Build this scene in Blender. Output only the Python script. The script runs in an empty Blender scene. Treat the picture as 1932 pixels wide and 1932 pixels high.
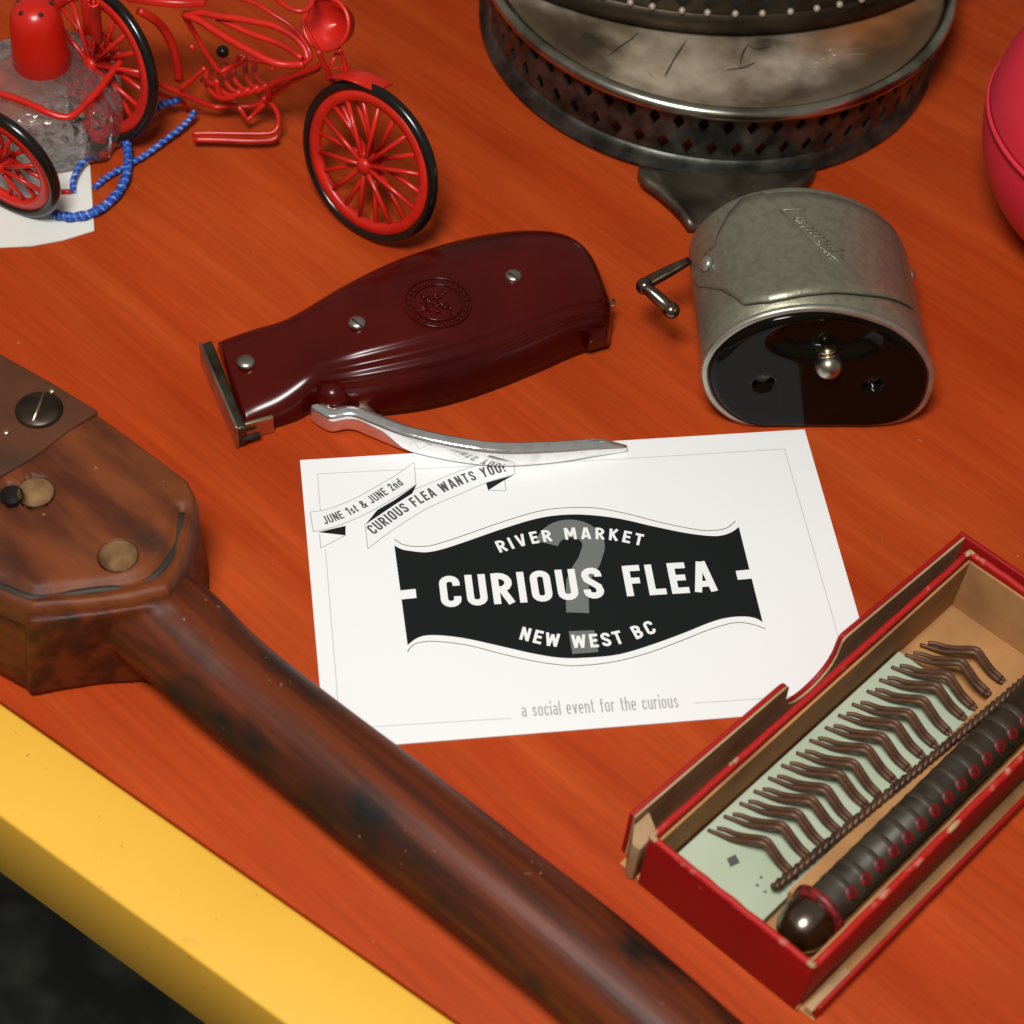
import bpy, bmesh, math, random
from math import sin, cos, pi, radians
from mathutils import Vector, Matrix, Quaternion

random.seed(7)
SC = bpy.context.scene
COL = SC.collection

# ------------------------------------------------------------------ camera
FWD = Vector((0.0, .6155, -.7881)).normalized()
RGT = Vector((.9943, .0846, .0661)); RGT = (RGT - FWD * RGT.dot(FWD)).normalized()
UP = RGT.cross(FWD)
CAM = -FWD * .56172
FPX = 3720.0
cd = bpy.data.cameras.new('camera'); cam = bpy.data.objects.new('camera', cd); COL.objects.link(cam)
M = Matrix((RGT, UP, -FWD)).transposed().to_4x4(); M.translation = CAM
cam.matrix_world = M
cd.sensor_width = 36.0; cd.lens = 36.0 * FPX / 1932.0
cd.clip_start = .01; cd.clip_end = 20
cd.dof.use_dof = True; cd.dof.focus_distance = .565; cd.dof.aperture_fstop = 16
SC.camera = cam

# ------------------------------------------------------------------ light
w = bpy.data.worlds.new('World'); SC.world = w; w.use_nodes = True
bg = w.node_tree.nodes['Background']
bg.inputs[0].default_value = (1.0, .92, .82, 1); bg.inputs[1].default_value = .19
def area(name, loc, target, size, energy, col):
    l = bpy.data.lights.new(name, 'AREA'); l.shape = 'DISK'; l.size = size; l.energy = energy; l.color = col
    o = bpy.data.objects.new(name, l); COL.objects.link(o)
    o.location = loc
    o.rotation_euler = (Vector(target) - Vector(loc)).to_track_quat('-Z', 'Y').to_euler()
    return o
area('ceiling_lamp', (-.09, -.31, .71), (0, .01, 0), .20, 6.5, (1.0, .985, .96))
SC.view_settings.view_transform = 'Standard'
SC.view_settings.look = 'None'
SC.view_settings.exposure = 0; SC.view_settings.gamma = 1

# ------------------------------------------------------------------ geometry of sight: where a pixel of the photo meets a plane of the place
def ray(px, py): return FWD + RGT * ((px - 966) / FPX) - UP * ((py - 966) / FPX)
def P(px, py, z=0.0):
    d = ray(px, py); return CAM + d * ((z - CAM.z) / d.z)
def on_plane(px, py, p0, n):
    d = ray(px, py); return CAM + d * ((p0 - CAM).dot(n) / d.dot(n))
def proj(p):
    v = p - CAM; k = v.dot(FWD)
    return 966 + FPX * v.dot(RGT) / k, 966 - FPX * v.dot(UP) / k
def PP(lst, z=0.0): return [P(a[0], a[1], a[2] if len(a) > 2 else z) for a in lst]

# ------------------------------------------------------------------ materials
def mat(name, base, rough=.5, metal=0.0, spec=.5, var=None, scale=40, detail=4, vlo=.4, vhi=.65, stretch=None, rot=0,
        bump=0, bscale=200, coat=0, speck=None, dstretch=None, dark=None, dscale=25, dlo=.6, dhi=.75, rvar=0, bstretch=None):
    m = bpy.data.materials.new(name); m.use_nodes = True
    nt = m.node_tree; N = nt.nodes; L = nt.links
    b = N['Principled BSDF']
    b.inputs['Base Color'].default_value = (*base, 1); b.inputs['Roughness'].default_value = rough
    b.inputs['Metallic'].default_value = metal; b.inputs['Specular IOR Level'].default_value = spec
    b.inputs['Coat Weight'].default_value = coat; b.inputs['Coat Roughness'].default_value = .08
    tc = N.new('ShaderNodeTexCoord')
    def vec(st, r):
        mp = N.new('ShaderNodeMapping'); mp.inputs['Scale'].default_value = st or (1, 1, 1)
        mp.inputs['Rotation'].default_value = (0, 0, 0)
        if r:
            m0 = N.new('ShaderNodeMapping'); m0.inputs['Rotation'].default_value = (0, 0, r)
            L.new(tc.outputs['Object'], m0.inputs[0]); L.new(m0.outputs[0], mp.inputs[0])
        else:
            L.new(tc.outputs['Object'], mp.inputs[0])
        return mp.outputs[0]
    def noise(sc, de, st=None, r=0, lo=.4, hi=.65):
        n = N.new('ShaderNodeTexNoise'); n.inputs['Scale'].default_value = sc; n.inputs['Detail'].default_value = de
        L.new(vec(st, r), n.inputs['Vector'])
        mr = N.new('ShaderNodeMapRange'); mr.inputs[1].default_value = lo; mr.inputs[2].default_value = hi
        L.new(n.outputs[0], mr.inputs[0]); return mr.outputs[0]
    col = None
    if var:
        f = noise(scale, detail, stretch, rot, vlo, vhi)
        mx = N.new('ShaderNodeMix'); mx.data_type = 'RGBA'
        mx.inputs[6].default_value = (*base, 1); mx.inputs[7].default_value = (*var, 1)
        L.new(f, mx.inputs[0]); col = mx.outputs[2]
    if dark:
        f = noise(dscale, 6, dstretch, rot if dstretch else 0, dlo, dhi)
        mx = N.new('ShaderNodeMix'); mx.data_type = 'RGBA'
        if col: L.new(col, mx.inputs[6])
        else: mx.inputs[6].default_value = (*base, 1)
        mx.inputs[7].default_value = (*dark, 1); L.new(f, mx.inputs[0]); col = mx.outputs[2]
    if speck:
        f = noise(420, 2, None, 0, .735, .77)
        mx = N.new('ShaderNodeMix'); mx.data_type = 'RGBA'; L.new(col, mx.inputs[6]); mx.inputs[7].default_value = (*speck, 1)
        L.new(f, mx.inputs[0]); col = mx.outputs[2]
    if col: L.new(col, b.inputs['Base Color'])
    if rvar:
        f = noise(scale * .7, 4, stretch, rot, .3, .7)
        mr = N.new('ShaderNodeMapRange'); mr.inputs[3].default_value = max(.02, rough - rvar); mr.inputs[4].default_value = rough + rvar
        L.new(f, mr.inputs[0]); L.new(mr.outputs[0], b.inputs['Roughness'])
    if bump:
        n = N.new('ShaderNodeTexNoise'); n.inputs['Scale'].default_value = bscale; n.inputs['Detail'].default_value = 3
        L.new(vec(bstretch, rot), n.inputs['Vector'])
        bp = N.new('ShaderNodeBump'); bp.inputs['Strength'].default_value = 1; bp.inputs['Distance'].default_value = bump
        L.new(n.outputs[0], bp.inputs['Height']); L.new(bp.outputs[0], b.inputs['Normal'])
    return m

def table_wood():
    m = bpy.data.materials.new('cherry_laminate'); m.use_nodes = True
    nt = m.node_tree; N = nt.nodes; L = nt.links; b = N['Principled BSDF']
    tc = N.new('ShaderNodeTexCoord')
    m0 = N.new('ShaderNodeMapping'); m0.inputs['Rotation'].default_value = (0, 0, radians(38)); L.new(tc.outputs['Object'], m0.inputs[0])
    def nz(sx, sy, de, ro=.55, dist=0):
        mp = N.new('ShaderNodeMapping'); mp.inputs['Scale'].default_value = (sx, sy, 1); L.new(m0.outputs[0], mp.inputs[0])
        n = N.new('ShaderNodeTexNoise'); n.inputs['Scale'].default_value = 1; n.inputs['Detail'].default_value = de
        n.inputs['Roughness'].default_value = ro; n.inputs['Distortion'].default_value = dist
        L.new(mp.outputs[0], n.inputs['Vector']); return n.outputs[0]
    broad = nz(5, 55, 5, .6, .35)
    fine = nz(22, 420, 4, .65)
    blot = nz(9, 16, 3)
    ramp = N.new('ShaderNodeValToRGB'); L.new(broad, ramp.inputs[0])
    e = ramp.color_ramp.elements
    e[0].position = .25; e[0].color = (.330, .0300, .0040, 1)
    e[1].position = .78; e[1].color = (.475, .0750, .0130, 1)
    k = e.new(.5); k.color = (.395, .0480, .0076, 1)
    mx = N.new('ShaderNodeMix'); mx.data_type = 'RGBA'; mx.blend_type = 'MULTIPLY'
    r2 = N.new('ShaderNodeMapRange'); r2.inputs[1].default_value = .35; r2.inputs[2].default_value = .7; r2.inputs[3].default_value = .88; r2.inputs[4].default_value = 1.08
    L.new(fine, r2.inputs[0]); mx.inputs[0].default_value = 1; L.new(ramp.outputs[0], mx.inputs[6]); L.new(r2.outputs[0], mx.inputs[7])
    mx2 = N.new('ShaderNodeMix'); mx2.data_type = 'RGBA'; mx2.blend_type = 'MULTIPLY'; mx2.inputs[0].default_value = 1
    r3 = N.new('ShaderNodeMapRange'); r3.inputs[1].default_value = .3; r3.inputs[2].default_value = .7; r3.inputs[3].default_value = .88; r3.inputs[4].default_value = 1.1
    L.new(blot, r3.inputs[0]); L.new(mx.outputs[2], mx2.inputs[6]); L.new(r3.outputs[0], mx2.inputs[7])
    sp = N.new('ShaderNodeTexNoise'); sp.inputs['Scale'].default_value = 300; sp.inputs['Detail'].default_value = 2; L.new(tc.outputs['Object'], sp.inputs[0])
    sr = N.new('ShaderNodeMapRange'); sr.inputs[1].default_value = .755; sr.inputs[2].default_value = .80; sr.inputs[4].default_value = .6; L.new(sp.outputs[0], sr.inputs[0])
    mx4 = N.new('ShaderNodeMix'); mx4.data_type = 'RGBA'; mx4.inputs[7].default_value = (.60, .25, .14, 1)
    L.new(sr.outputs[0], mx4.inputs[0]); L.new(mx2.outputs[2], mx4.inputs[6]); L.new(mx4.outputs[2], b.inputs['Base Color'])
    rr = N.new('ShaderNodeMapRange'); rr.inputs[3].default_value = .42; rr.inputs[4].default_value = .58
    L.new(blot, rr.inputs[0]); L.new(rr.outputs[0], b.inputs['Roughness'])
    b.inputs['Specular IOR Level'].default_value = .09
    bp = N.new('ShaderNodeBump'); bp.inputs['Distance'].default_value = .00006; L.new(fine, bp.inputs['Height']); L.new(bp.outputs[0], b.inputs['Normal'])
    return m

def plate_silver():
    m = mat('tarnished_silver_plate', (.60, .49, .365), .40, .45, var=(.24, .175, .11), scale=48, detail=10, vlo=.40, vhi=.66,
            dark=(.05, .038, .024), dscale=30, dlo=.55, dhi=.70, bump=.00010, bscale=160, rvar=.08)
    nt = m.node_tree; N = nt.nodes; L = nt.links; b = N['Principled BSDF']
    src = b.inputs['Base Color'].links[0].from_socket
    tc = N.new('ShaderNodeTexCoord')
    # orange-brown patch with a noisy outline near the right hand rim, dark tarnish along the outer edge
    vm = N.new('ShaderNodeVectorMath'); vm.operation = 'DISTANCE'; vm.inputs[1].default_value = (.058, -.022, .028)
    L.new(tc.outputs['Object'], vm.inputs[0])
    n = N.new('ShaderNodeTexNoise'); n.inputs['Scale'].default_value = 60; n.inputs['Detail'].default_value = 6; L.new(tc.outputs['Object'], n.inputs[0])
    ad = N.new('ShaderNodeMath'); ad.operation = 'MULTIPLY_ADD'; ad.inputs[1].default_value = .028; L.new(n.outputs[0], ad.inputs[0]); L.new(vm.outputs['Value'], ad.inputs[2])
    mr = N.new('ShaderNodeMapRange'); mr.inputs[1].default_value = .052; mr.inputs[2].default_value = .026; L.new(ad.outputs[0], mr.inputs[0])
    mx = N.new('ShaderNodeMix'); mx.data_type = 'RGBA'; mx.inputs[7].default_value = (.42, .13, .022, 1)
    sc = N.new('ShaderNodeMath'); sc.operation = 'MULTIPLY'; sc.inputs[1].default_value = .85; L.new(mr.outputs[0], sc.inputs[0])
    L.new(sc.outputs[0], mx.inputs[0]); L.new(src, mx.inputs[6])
    ln_ = N.new('ShaderNodeVectorMath'); ln_.operation = 'LENGTH'; L.new(tc.outputs['Object'], ln_.inputs[0])
    n2 = N.new('ShaderNodeTexNoise'); n2.inputs['Scale'].default_value = 26; n2.inputs['Detail'].default_value = 7; L.new(tc.outputs['Object'], n2.inputs[0])
    a2 = N.new('ShaderNodeMath'); a2.operation = 'MULTIPLY_ADD'; a2.inputs[1].default_value = .06; L.new(n2.outputs[0], a2.inputs[0]); L.new(ln_.outputs['Value'], a2.inputs[2])
    m2 = N.new('ShaderNodeMapRange'); m2.inputs[1].default_value = .100; m2.inputs[2].default_value = .112; m2.inputs[4].default_value = .85; L.new(a2.outputs[0], m2.inputs[0])
    mx3 = N.new('ShaderNodeMix'); mx3.data_type = 'RGBA'; mx3.inputs[7].default_value = (.075, .050, .026, 1)
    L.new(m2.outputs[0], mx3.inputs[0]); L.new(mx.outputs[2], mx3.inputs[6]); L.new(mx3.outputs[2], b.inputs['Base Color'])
    return m

def glass_mat():
    m = bpy.data.materials.new('pressed_glass'); m.use_nodes = True
    nt = m.node_tree; N = nt.nodes; L = nt.links; b = N['Principled BSDF']
    b.inputs['Base Color'].default_value = (.86, .84, .80, 1); b.inputs['Roughness'].default_value = .07
    b.inputs['Transmission Weight'].default_value = .95; b.inputs['IOR'].default_value = 1.45
    tc = N.new('ShaderNodeTexCoord')
    v = N.new('ShaderNodeTexVoronoi'); v.inputs['Scale'].default_value = 200; v.feature = 'DISTANCE_TO_EDGE'; L.new(tc.outputs['Object'], v.inputs[0])
    n = N.new('ShaderNodeTexNoise'); n.inputs['Scale'].default_value = 160; n.inputs['Detail'].default_value = 4; L.new(tc.outputs['Object'], n.inputs[0])
    ad = N.new('ShaderNodeMath'); ad.operation = 'ADD'; L.new(v.outputs['Distance'], ad.inputs[0]); L.new(n.outputs[0], ad.inputs[1])
    bp = N.new('ShaderNodeBump'); bp.inputs['Distance'].default_value = .0010; L.new(ad.outputs[0], bp.inputs['Height']); L.new(bp.outputs[0], b.inputs['Normal'])
    mr = N.new('ShaderNodeMapRange'); mr.inputs[1].default_value = .3; mr.inputs[2].default_value = .8
    mx = N.new('ShaderNodeMix'); mx.data_type = 'RGBA'; mx.inputs[6].default_value = (.86, .82, .76, 1); mx.inputs[7].default_value = (.98, .97, .94, 1)
    L.new(ad.outputs[0], mr.inputs[0]); L.new(mr.outputs[0], mx.inputs[0]); L.new(mx.outputs[2], b.inputs['Base Color'])
    return m

MT = dict(
    table=table_wood(),
    yellow=mat('yellow_gloss_paint', (.76, .425, .046), .5, spec=.3, speck=(.30, .17, .06), var=(.73, .39, .040), scale=14, vlo=.35, vhi=.7, dark=(.45, .24, .04), dscale=70, dlo=.70, dhi=.78, bump=.00003, bscale=400),
    floor=mat('dark_floor', (.010, .014, .012), .7, var=(.085, .095, .075), scale=22, detail=8, dark=(.002, .003, .002), dscale=10, dlo=.5, dhi=.6, bump=.004, bscale=40),
    card=mat('white_card_stock', (.80, .80, .79), .42, spec=.35),
    paper=mat('white_paper_tag', (.78, .77, .70), .6, var=(.72, .72, .66), scale=25),
    ink=mat('black_ink', (.0075, .0105, .0095), .5, spec=.16),
    qgrey=mat('grey_ink', (.145, .155, .145), .5, spec=.16),
    white=mat('white_print', (.79, .79, .78), .42, spec=.35),
    greyink=mat('pale_grey_ink', (.36, .36, .35), .5),
    line=mat('hairline_grey', (.44, .44, .43), .5),
    darkgrey=mat('charcoal_ink', (.075, .075, .075), .5),
    bakelite=mat('maroon_bakelite', (.066, .0032, .0018), .22, spec=.28, var=(.036, .0020, .0014), scale=25, rvar=.06, bump=.00002, bscale=90),
    steel=mat('worn_steel', (.50, .48, .42), .32, 1.0, var=(.30, .28, .23), scale=120, bump=.00004, bscale=500),
    olive=mat('dull_olive_steel', (.14, .135, .09), .38, 1.0, var=(.06, .055, .035), scale=120),
    brass=mat('pale_brass', (.62, .50, .33), .3, 1.0, var=(.42, .33, .2), scale=90),
    chrome=mat('chrome', (.90, .90, .90), .13, .90, var=(.76, .76, .74), scale=260, vlo=.5, vhi=.7, rvar=.06),
    darkchrome=mat('dark_chrome', (.26, .20, .155), .2, 1.0, var=(.14, .11, .085), scale=160),
    hammered=mat('grey_hammered_metal', (.29, .28, .205), .40, .70, var=(.235, .225, .16), scale=420, bump=.00007, bscale=1100, spec=.4),
    lipmetal=mat('pale_grey_metal', (.46, .45, .37), .36, .8, var=(.34, .33, .27), scale=150),
    black=mat('black_gloss_bakelite', (.0040, .0030, .0020), .10, spec=.13),
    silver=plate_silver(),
    gallery=mat('blackened_silver', (.105, .108, .092), .40, .80, var=(.030, .034, .030), scale=120, detail=7, vlo=.38, vhi=.62, bump=.00010, bscale=300, rvar=.1),
    darksilver=mat('dark_tarnished_silver', (.15, .125, .09), .42, .8, var=(.05, .04, .027), scale=70, bump=.0001, bscale=200),
    darkdish=mat('dark_brown_dish', (.055, .043, .026), .45, .7, var=(.025, .018, .010), scale=80),
    palebead=mat('pale_bead_metal', (.42, .34, .27), .5, .4),
    rimsilver=mat('rolled_silver_rim', (.50, .48, .40), .24, 1.0, var=(.13, .115, .085), scale=40, detail=6, vlo=.42, vhi=.62),
    soot=mat('scratch_tarnish', (.03, .026, .018), .6, .3),
    pink=mat('pink_red_plastic', (.68, .026, .052), .42, spec=.5, var=(.62, .020, .042), scale=12),
    wire=mat('red_enamel_wire', (.60, .017, .008), .30, spec=.5, var=(.44, .012, .006), scale=90),
    redcap=mat('red_plastic_cap', (.52, .011, .004), .3, spec=.5),
    hole=mat('dark_hole', (.012, .004, .003), .8),
    tyre=mat('black_rubber_tyre', (.006, .006, .005), .2, spec=.5),
    glass=glass_mat(),
    blue=mat('blue_cord', (.006, .045, .30), .5, var=(.02, .10, .46), scale=500, vlo=.45, vhi=.6),
    bluelt=mat('pale_blue_cord_fleck', (.06, .20, .62), .5, var=(.30, .45, .80), scale=700, vlo=.5, vhi=.6),
    oldwood=mat('dark_worn_wood', (.120, .0235, .0062), .46, spec=.20, var=(.052, .0120, .0045), scale=9, detail=10, vlo=.40, vhi=.60, stretch=(1.3, 26, 20), rot=radians(38),
                dark=(.012, .009, .007), dscale=26, dlo=.50, dhi=.62, dstretch=(1, 1.7, 1.7), speck=(.30, .19, .12), bump=.00025, bscale=24, bstretch=(1.5, 12, 8), rvar=.09),
    headwood=mat('scuffed_brown_wood', (.160, .040, .011), .52, spec=.22, var=(.070, .017, .006), scale=20, detail=10, vlo=.40, vhi=.62, stretch=(1.3, 5, 4), rot=radians(36),
                 dark=(.020, .013, .009), dscale=30, dlo=.55, dhi=.70, dstretch=(1, 1.5, 1.5), speck=(.36, .17, .08), bump=.0004, bscale=50, bstretch=(1, 4, 4)),
    darkplate=mat('dark_brown_plate', (.092, .030, .013), .5, 0, spec=.25, var=(.040, .019, .011), scale=45, detail=7, bump=.0002, bscale=90),
    screw=mat('old_screw_iron', (.085, .062, .042), .38, .9, var=(.045, .035, .028), scale=150),
    tan=mat('bare_tan_wood', (.25, .150, .068), .8, spec=.1, var=(.13, .065, .028), scale=150, detail=6),
    redpaper=mat('red_box_paper', (.34, .0055, .0045), .55, spec=.3, var=(.27, .0045, .004), scale=30, dark=(.42, .18, .12), dscale=95, dlo=.69, dhi=.76, bump=.00005, bscale=300),
    rededge=mat('worn_red_paper_edge', (.40, .010, .008), .6, spec=.3, var=(.50, .20, .14), scale=150, detail=10, vlo=.60, vhi=.68, bump=.0002, bscale=400),
    kraft=mat('brown_cardboard', (.45, .225, .082), .75, spec=.2, var=(.28, .135, .055), scale=40, detail=6, bump=.0001, bscale=250),
    kraftlt=mat('pale_torn_cardboard', (.44, .285, .15), .8, spec=.2, var=(.33, .2, .1), scale=70, detail=6, bump=.0002, bscale=250),
    mint=mat('mint_green_card', (.42, .475, .345), .65, spec=.25, var=(.37, .425, .30), scale=40),
    pin=mat('brown_hairpin_wire', (.150, .072, .038), .5, .3, var=(.085, .038, .020), scale=160),
    bar=mat('brown_twisted_wire', (.095, .043, .020), .45, .25, var=(.04, .018, .01), scale=140),
    redcollar_reflection=mat('dark_red_collar_reflection', (.23, .008, .009), .5, var=(.07, .006, .006), scale=420, vlo=.42, vhi=.58),
    knobmetal=mat('dark_knob_metal', (.30, .24, .19), .22, 1.0, var=(.18, .14, .11), scale=120),
    ribdark=mat('dark_brown_rib', (.050, .040, .026), .5, .2, var=(.024, .017, .010), scale=120),
)

# ------------------------------------------------------------------ object helpers
def thing(name, label, cat, loc=(0, 0, 0), group=None):
    o = bpy.data.objects.new(name, None); COL.objects.link(o); o.location = loc
    o.empty_display_size = .01
    o['label'] = label; o['category'] = cat
    if group: o['group'] = group
    return o
def root_of(o):
    p = Vector(o.location)
    while o.parent: o = o.parent; p += Vector(o.location)
    return p
def obj(name, geo, m, parent=None, smooth=True, origin=None, bevel=0, label=None):
    verts, faces = geo
    off = root_of(parent) if parent else Vector(origin or (0, 0, 0))
    me = bpy.data.meshes.new(name)
    me.from_pydata([tuple(Vector(v) - off) for v in verts], [], faces); me.update()
    bm = bmesh.new(); bm.from_mesh(me); bmesh.ops.recalc_face_normals(bm, faces=bm.faces); bm.to_mesh(me); bm.free()
    if smooth:
        for p in me.polygons: p.use_smooth = True
    me.materials.append(MT[m])
    o = bpy.data.objects.new(name, me); COL.objects.link(o)
    if parent: o.parent = parent
    else: o.location = off
    if bevel:
        b = o.modifiers.new('bevel', 'BEVEL'); b.width = bevel; b.segments = 3; b.limit_method = 'ANGLE'; b.angle_limit = radians(40)
        for p in me.polygons: p.use_smooth = True
    if label: o['label'] = label
    return o
def tag(o, label, cat, group=None):
    o['label'] = label; o['category'] = cat
    if group: o['group'] = group
    return o
def merge(*gs):
    V, Fc = [], []
    for v, f in gs:
        k = len(V); V += list(v); Fc += [tuple(i + k for i in q) for q in f]
    return V, Fc
def catmull(pts, n=6, closed=False):
    pts = [Vector(p) for p in pts]; N = len(pts); out = []
    if N < 3: return pts
    rng = N if closed else N - 1
    for i in range(rng):
        if closed: a, b, c, d = pts[i - 1], pts[i], pts[(i + 1) % N], pts[(i + 2) % N]
        else: a = pts[i - 1] if i else pts[0] * 2 - pts[1]; b = pts[i]; c = pts[i + 1]; d = pts[i + 2] if i + 2 < N else pts[-1] * 2 - pts[-2]
        for k in range(n):
            t = k / n
            out.append(.5 * ((2 * b) + (c - a) * t + (2 * a - 5 * b + 4 * c - d) * t * t + (3 * b - a - 3 * c + d) * t ** 3))
    if not closed: out.append(pts[-1])
    return out
def interp(vals, n=6):
    return [v[0] for v in catmull([Vector((x, 0, 0)) for x in vals], n)]
def frames(pts, closed=False):
    N = len(pts); T = []
    for i in range(N):
        a = pts[i - 1] if (i or closed) else pts[i]; b = pts[(i + 1) % N] if (i < N - 1 or closed) else pts[i]
        T.append((b - a).normalized())
    ref = Vector((0, 0, 1)) if abs(T[0].z) < .9 else Vector((1, 0, 0))
    u = (ref - T[0] * ref.dot(T[0])).normalized(); fr = []
    for t in T:
        u = (u - t * u.dot(t)).normalized(); fr.append((t, u, t.cross(u)))
    return fr
def tube(pts, r, seg=8, closed=False, smooth=0, caps=True, sq=None):
    if smooth:
        if isinstance(r, (list, tuple)): r = interp(r, smooth)
        pts = catmull(pts, smooth, closed)
    pts = [Vector(p) for p in pts]; N = len(pts)
    R = r if isinstance(r, (list, tuple)) else [r] * N
    fr = frames(pts, closed); V = []; Fc = []
    for i in range(N):
        t, u, v = fr[i]
        for k in range(seg):
            a = 2 * pi * k / seg
            V.append(pts[i] + (u * cos(a) + v * sin(a)) * R[i])
    for i in range(N if closed else N - 1):
        j = (i + 1) % N
        for k in range(seg):
            l = (k + 1) % seg
            Fc.append((i * seg + k, i * seg + l, j * seg + l, j * seg + k))
    if caps and not closed:
        Fc.append(tuple(range(seg))[::-1]); Fc.append(tuple((N - 1) * seg + k for k in range(seg)))
    return V, Fc
def lathe(prof, c=(0, 0, 0), seg=64, axes=None, cap=False):
    c = Vector(c); X, Y, Z = axes or (Vector((1, 0, 0)), Vector((0, 1, 0)), Vector((0, 0, 1)))
    V = []; Fc = []; n = len(prof)
    for r, z in prof:
        for k in range(seg):
            a = 2 * pi * k / seg
            V.append(c + X * (r * cos(a)) + Y * (r * sin(a)) + Z * z)
    for i in range(n - 1):
        for k in range(seg):
            l = (k + 1) % seg
            Fc.append((i * seg + k, i * seg + l, (i + 1) * seg + l, (i + 1) * seg + k))
    if cap:
        Fc.append(tuple(range(seg))); Fc.append(tuple((n - 1) * seg + k for k in range(seg)))
    return V, Fc
def loft(rings, closed_ring=True, caps=True):
    n = len(rings[0]); V = [p for r in rings for p in r]; Fc = []
    for i in range(len(rings) - 1):
        for k in range(n if closed_ring else n - 1):
            l = (k + 1) % n
            Fc.append((i * n + k, i * n + l, (i + 1) * n + l, (i + 1) * n + k))
    if caps:
        Fc.append(tuple(range(n))); Fc.append(tuple((len(rings) - 1) * n + k for k in range(n)))
    return V, Fc
def prism(poly, z0, z1):
    """poly: plan points (Vectors); vertical extrusion"""
    a = [Vector((p[0], p[1], z0)) for p in poly]; b = [Vector((p[0], p[1], z1)) for p in poly]
    return loft([a, b])
def flat(poly): return [Vector(p) for p in poly], [tuple(range(len(poly)))]
def sphere(c, r, sx=1, sy=1, sz=1, seg=24, axes=None):
    prof = [(r * sin(pi * i / 16), -r * cos(pi * i / 16) * sz) for i in range(17)]
    prof[0] = (1e-6, -r * sz); prof[-1] = (1e-6, r * sz)
    return lathe(prof, c, seg, axes)
def basis(n):
    n = n.normalized(); a = Vector((0, 0, 1)) if abs(n.z) < .95 else Vector((1, 0, 0))
    x = a.cross(n).normalized(); return x, n.cross(x), n

# ================================================================== FLOOR, TABLE
def floor():
    n = 40; V = []; Fc = []
    for i in range(n + 1):
        for j in range(n + 1):
            V.append(Vector((-2 + 4 * i / n, -2 + 4 * j / n, -.74)))
    for i in range(n):
        for j in range(n):
            Fc.append((i * (n + 1) + j, (i + 1) * (n + 1) + j, (i + 1) * (n + 1) + j + 1, i * (n + 1) + j + 1))
    o = obj('floor', (V, Fc), 'floor'); o['kind'] = 'structure'
    o['label'] = 'dark floor far below the yellow table edge'
floor()
e0 = P(0, 1325); e1 = P(805, 1891); ed = (e1 - e0).normalized(); en = Vector((-ed.y, ed.x, 0))   # en points into the table
if en.y < 0: en = -en
f0 = P(0, 1541); f1 = P(537, 1932)
wid = .5 * (abs((f0 - e0).dot(en)) + abs((f1 - e0).dot(en)))
def E(s, t, z): return e0 + ed * s + en * t + Vector((0, 0, z))
tb = thing('table', 'orange red wood grain table with a bright yellow painted edge board', 'table', E(.25, .3, -.03))
top = loft([[E(-.35, .0004, z), E(.8, .0004, z), E(.8, .85, z), E(-.35, .85, z)] for z in (-.03, 0)])
obj('tabletop', top, 'table', tb, smooth=False, bevel=.0008)
yb = loft([[E(-.35, -wid, z), E(.8, -wid, z), E(.8, -.0002, z), E(-.35, -.0002, z)] for z in (-.0385, .0006)])
obj('edge_board', yb, 'yellow', tb, smooth=False, bevel=.0011)
for s, t in ((-.3, .06), (.75, .06), (.75, .8), (-.3, .8)):
    obj('table_leg', loft([[E(s - .02, t - .02, z), E(s + .02, t - .02, z), E(s + .02, t + .02, z), E(s - .02, t + .02, z)] for z in (-.739, -.031)]), 'yellow', tb, smooth=False)

# ================================================================== POSTCARD
CZ = .0005
cc = PP([(566, 868), (1518, 810), (1669, 1330), (614, 1415)], CZ)
card = thing('event_card', 'white printed card with black wavy CURIOUS FLEA banner lying on the table', 'card', (cc[0] + cc[2]) / 2 * 1)
card.location.z = 0
obj('paper_sheet', loft([[Vector((p.x, p.y, z)) for p in cc] for z in (.0001, CZ)]), 'card', card, smooth=False)
def cpx(pts, lay): return PP(pts, CZ + lay * 1.5e-5)
def ribbon(pts, wd, z):
    """flat ribbon with mitred joints along pts (plan), constant width"""
    n = len(pts); closed = (Vector(pts[0]) - Vector(pts[-1])).length < 1e-9 and n > 3
    if closed: pts = pts[:-1]; n -= 1
    A = []; B = []
    for i in range(n):
        p = Vector((pts[i][0], pts[i][1], 0))
        q0 = pts[i - 1] if (i or closed) else None; q1 = pts[(i + 1) % n] if (i < n - 1 or closed) else None
        d0 = (p - Vector((q0[0], q0[1], 0))).normalized() if q0 is not None else None
        d1 = (Vector((q1[0], q1[1], 0)) - p).normalized() if q1 is not None else None
        if d0 is None: d0 = d1
        if d1 is None: d1 = d0
        n0 = Vector((-d0.y, d0.x, 0)); n1 = Vector((-d1.y, d1.x, 0)); m = (n0 + n1)
        m = m.normalized() if m.length > 1e-6 else n0
        k = min(1 / max(m.dot(n0), .35), 2.2)
        o = m * (wd / 2 * k)
        A.append(Vector((p.x + o.x, p.y + o.y, z))); B.append(Vector((p.x - o.x, p.y - o.y, z)))
    V = A + B; Fc = [(i, (i + 1) % n, n + (i + 1) % n, n + i) for i in range(n if closed else n - 1)]
    return V, Fc
topc = [(744,1029),(757,1036),(772,1039),(803,1042),(835,1036),(881,1021),(944,999),(1006,980),(1053,972),(1103,971),(1166,978),(1228,992),(1291,1005),(1338,1011),(1363,1010),(1382,1003),(1394,994)]
botc = [(1439,1174),(1425,1166),(1400,1163),(1369,1166),(1338,1175),(1291,1194),(1228,1217),(1166,1235),(1103,1241),(1057,1241),(1006,1233),(944,1219),(881,1205),(835,1199),(803,1199),(785,1205),(769,1217)]
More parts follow.
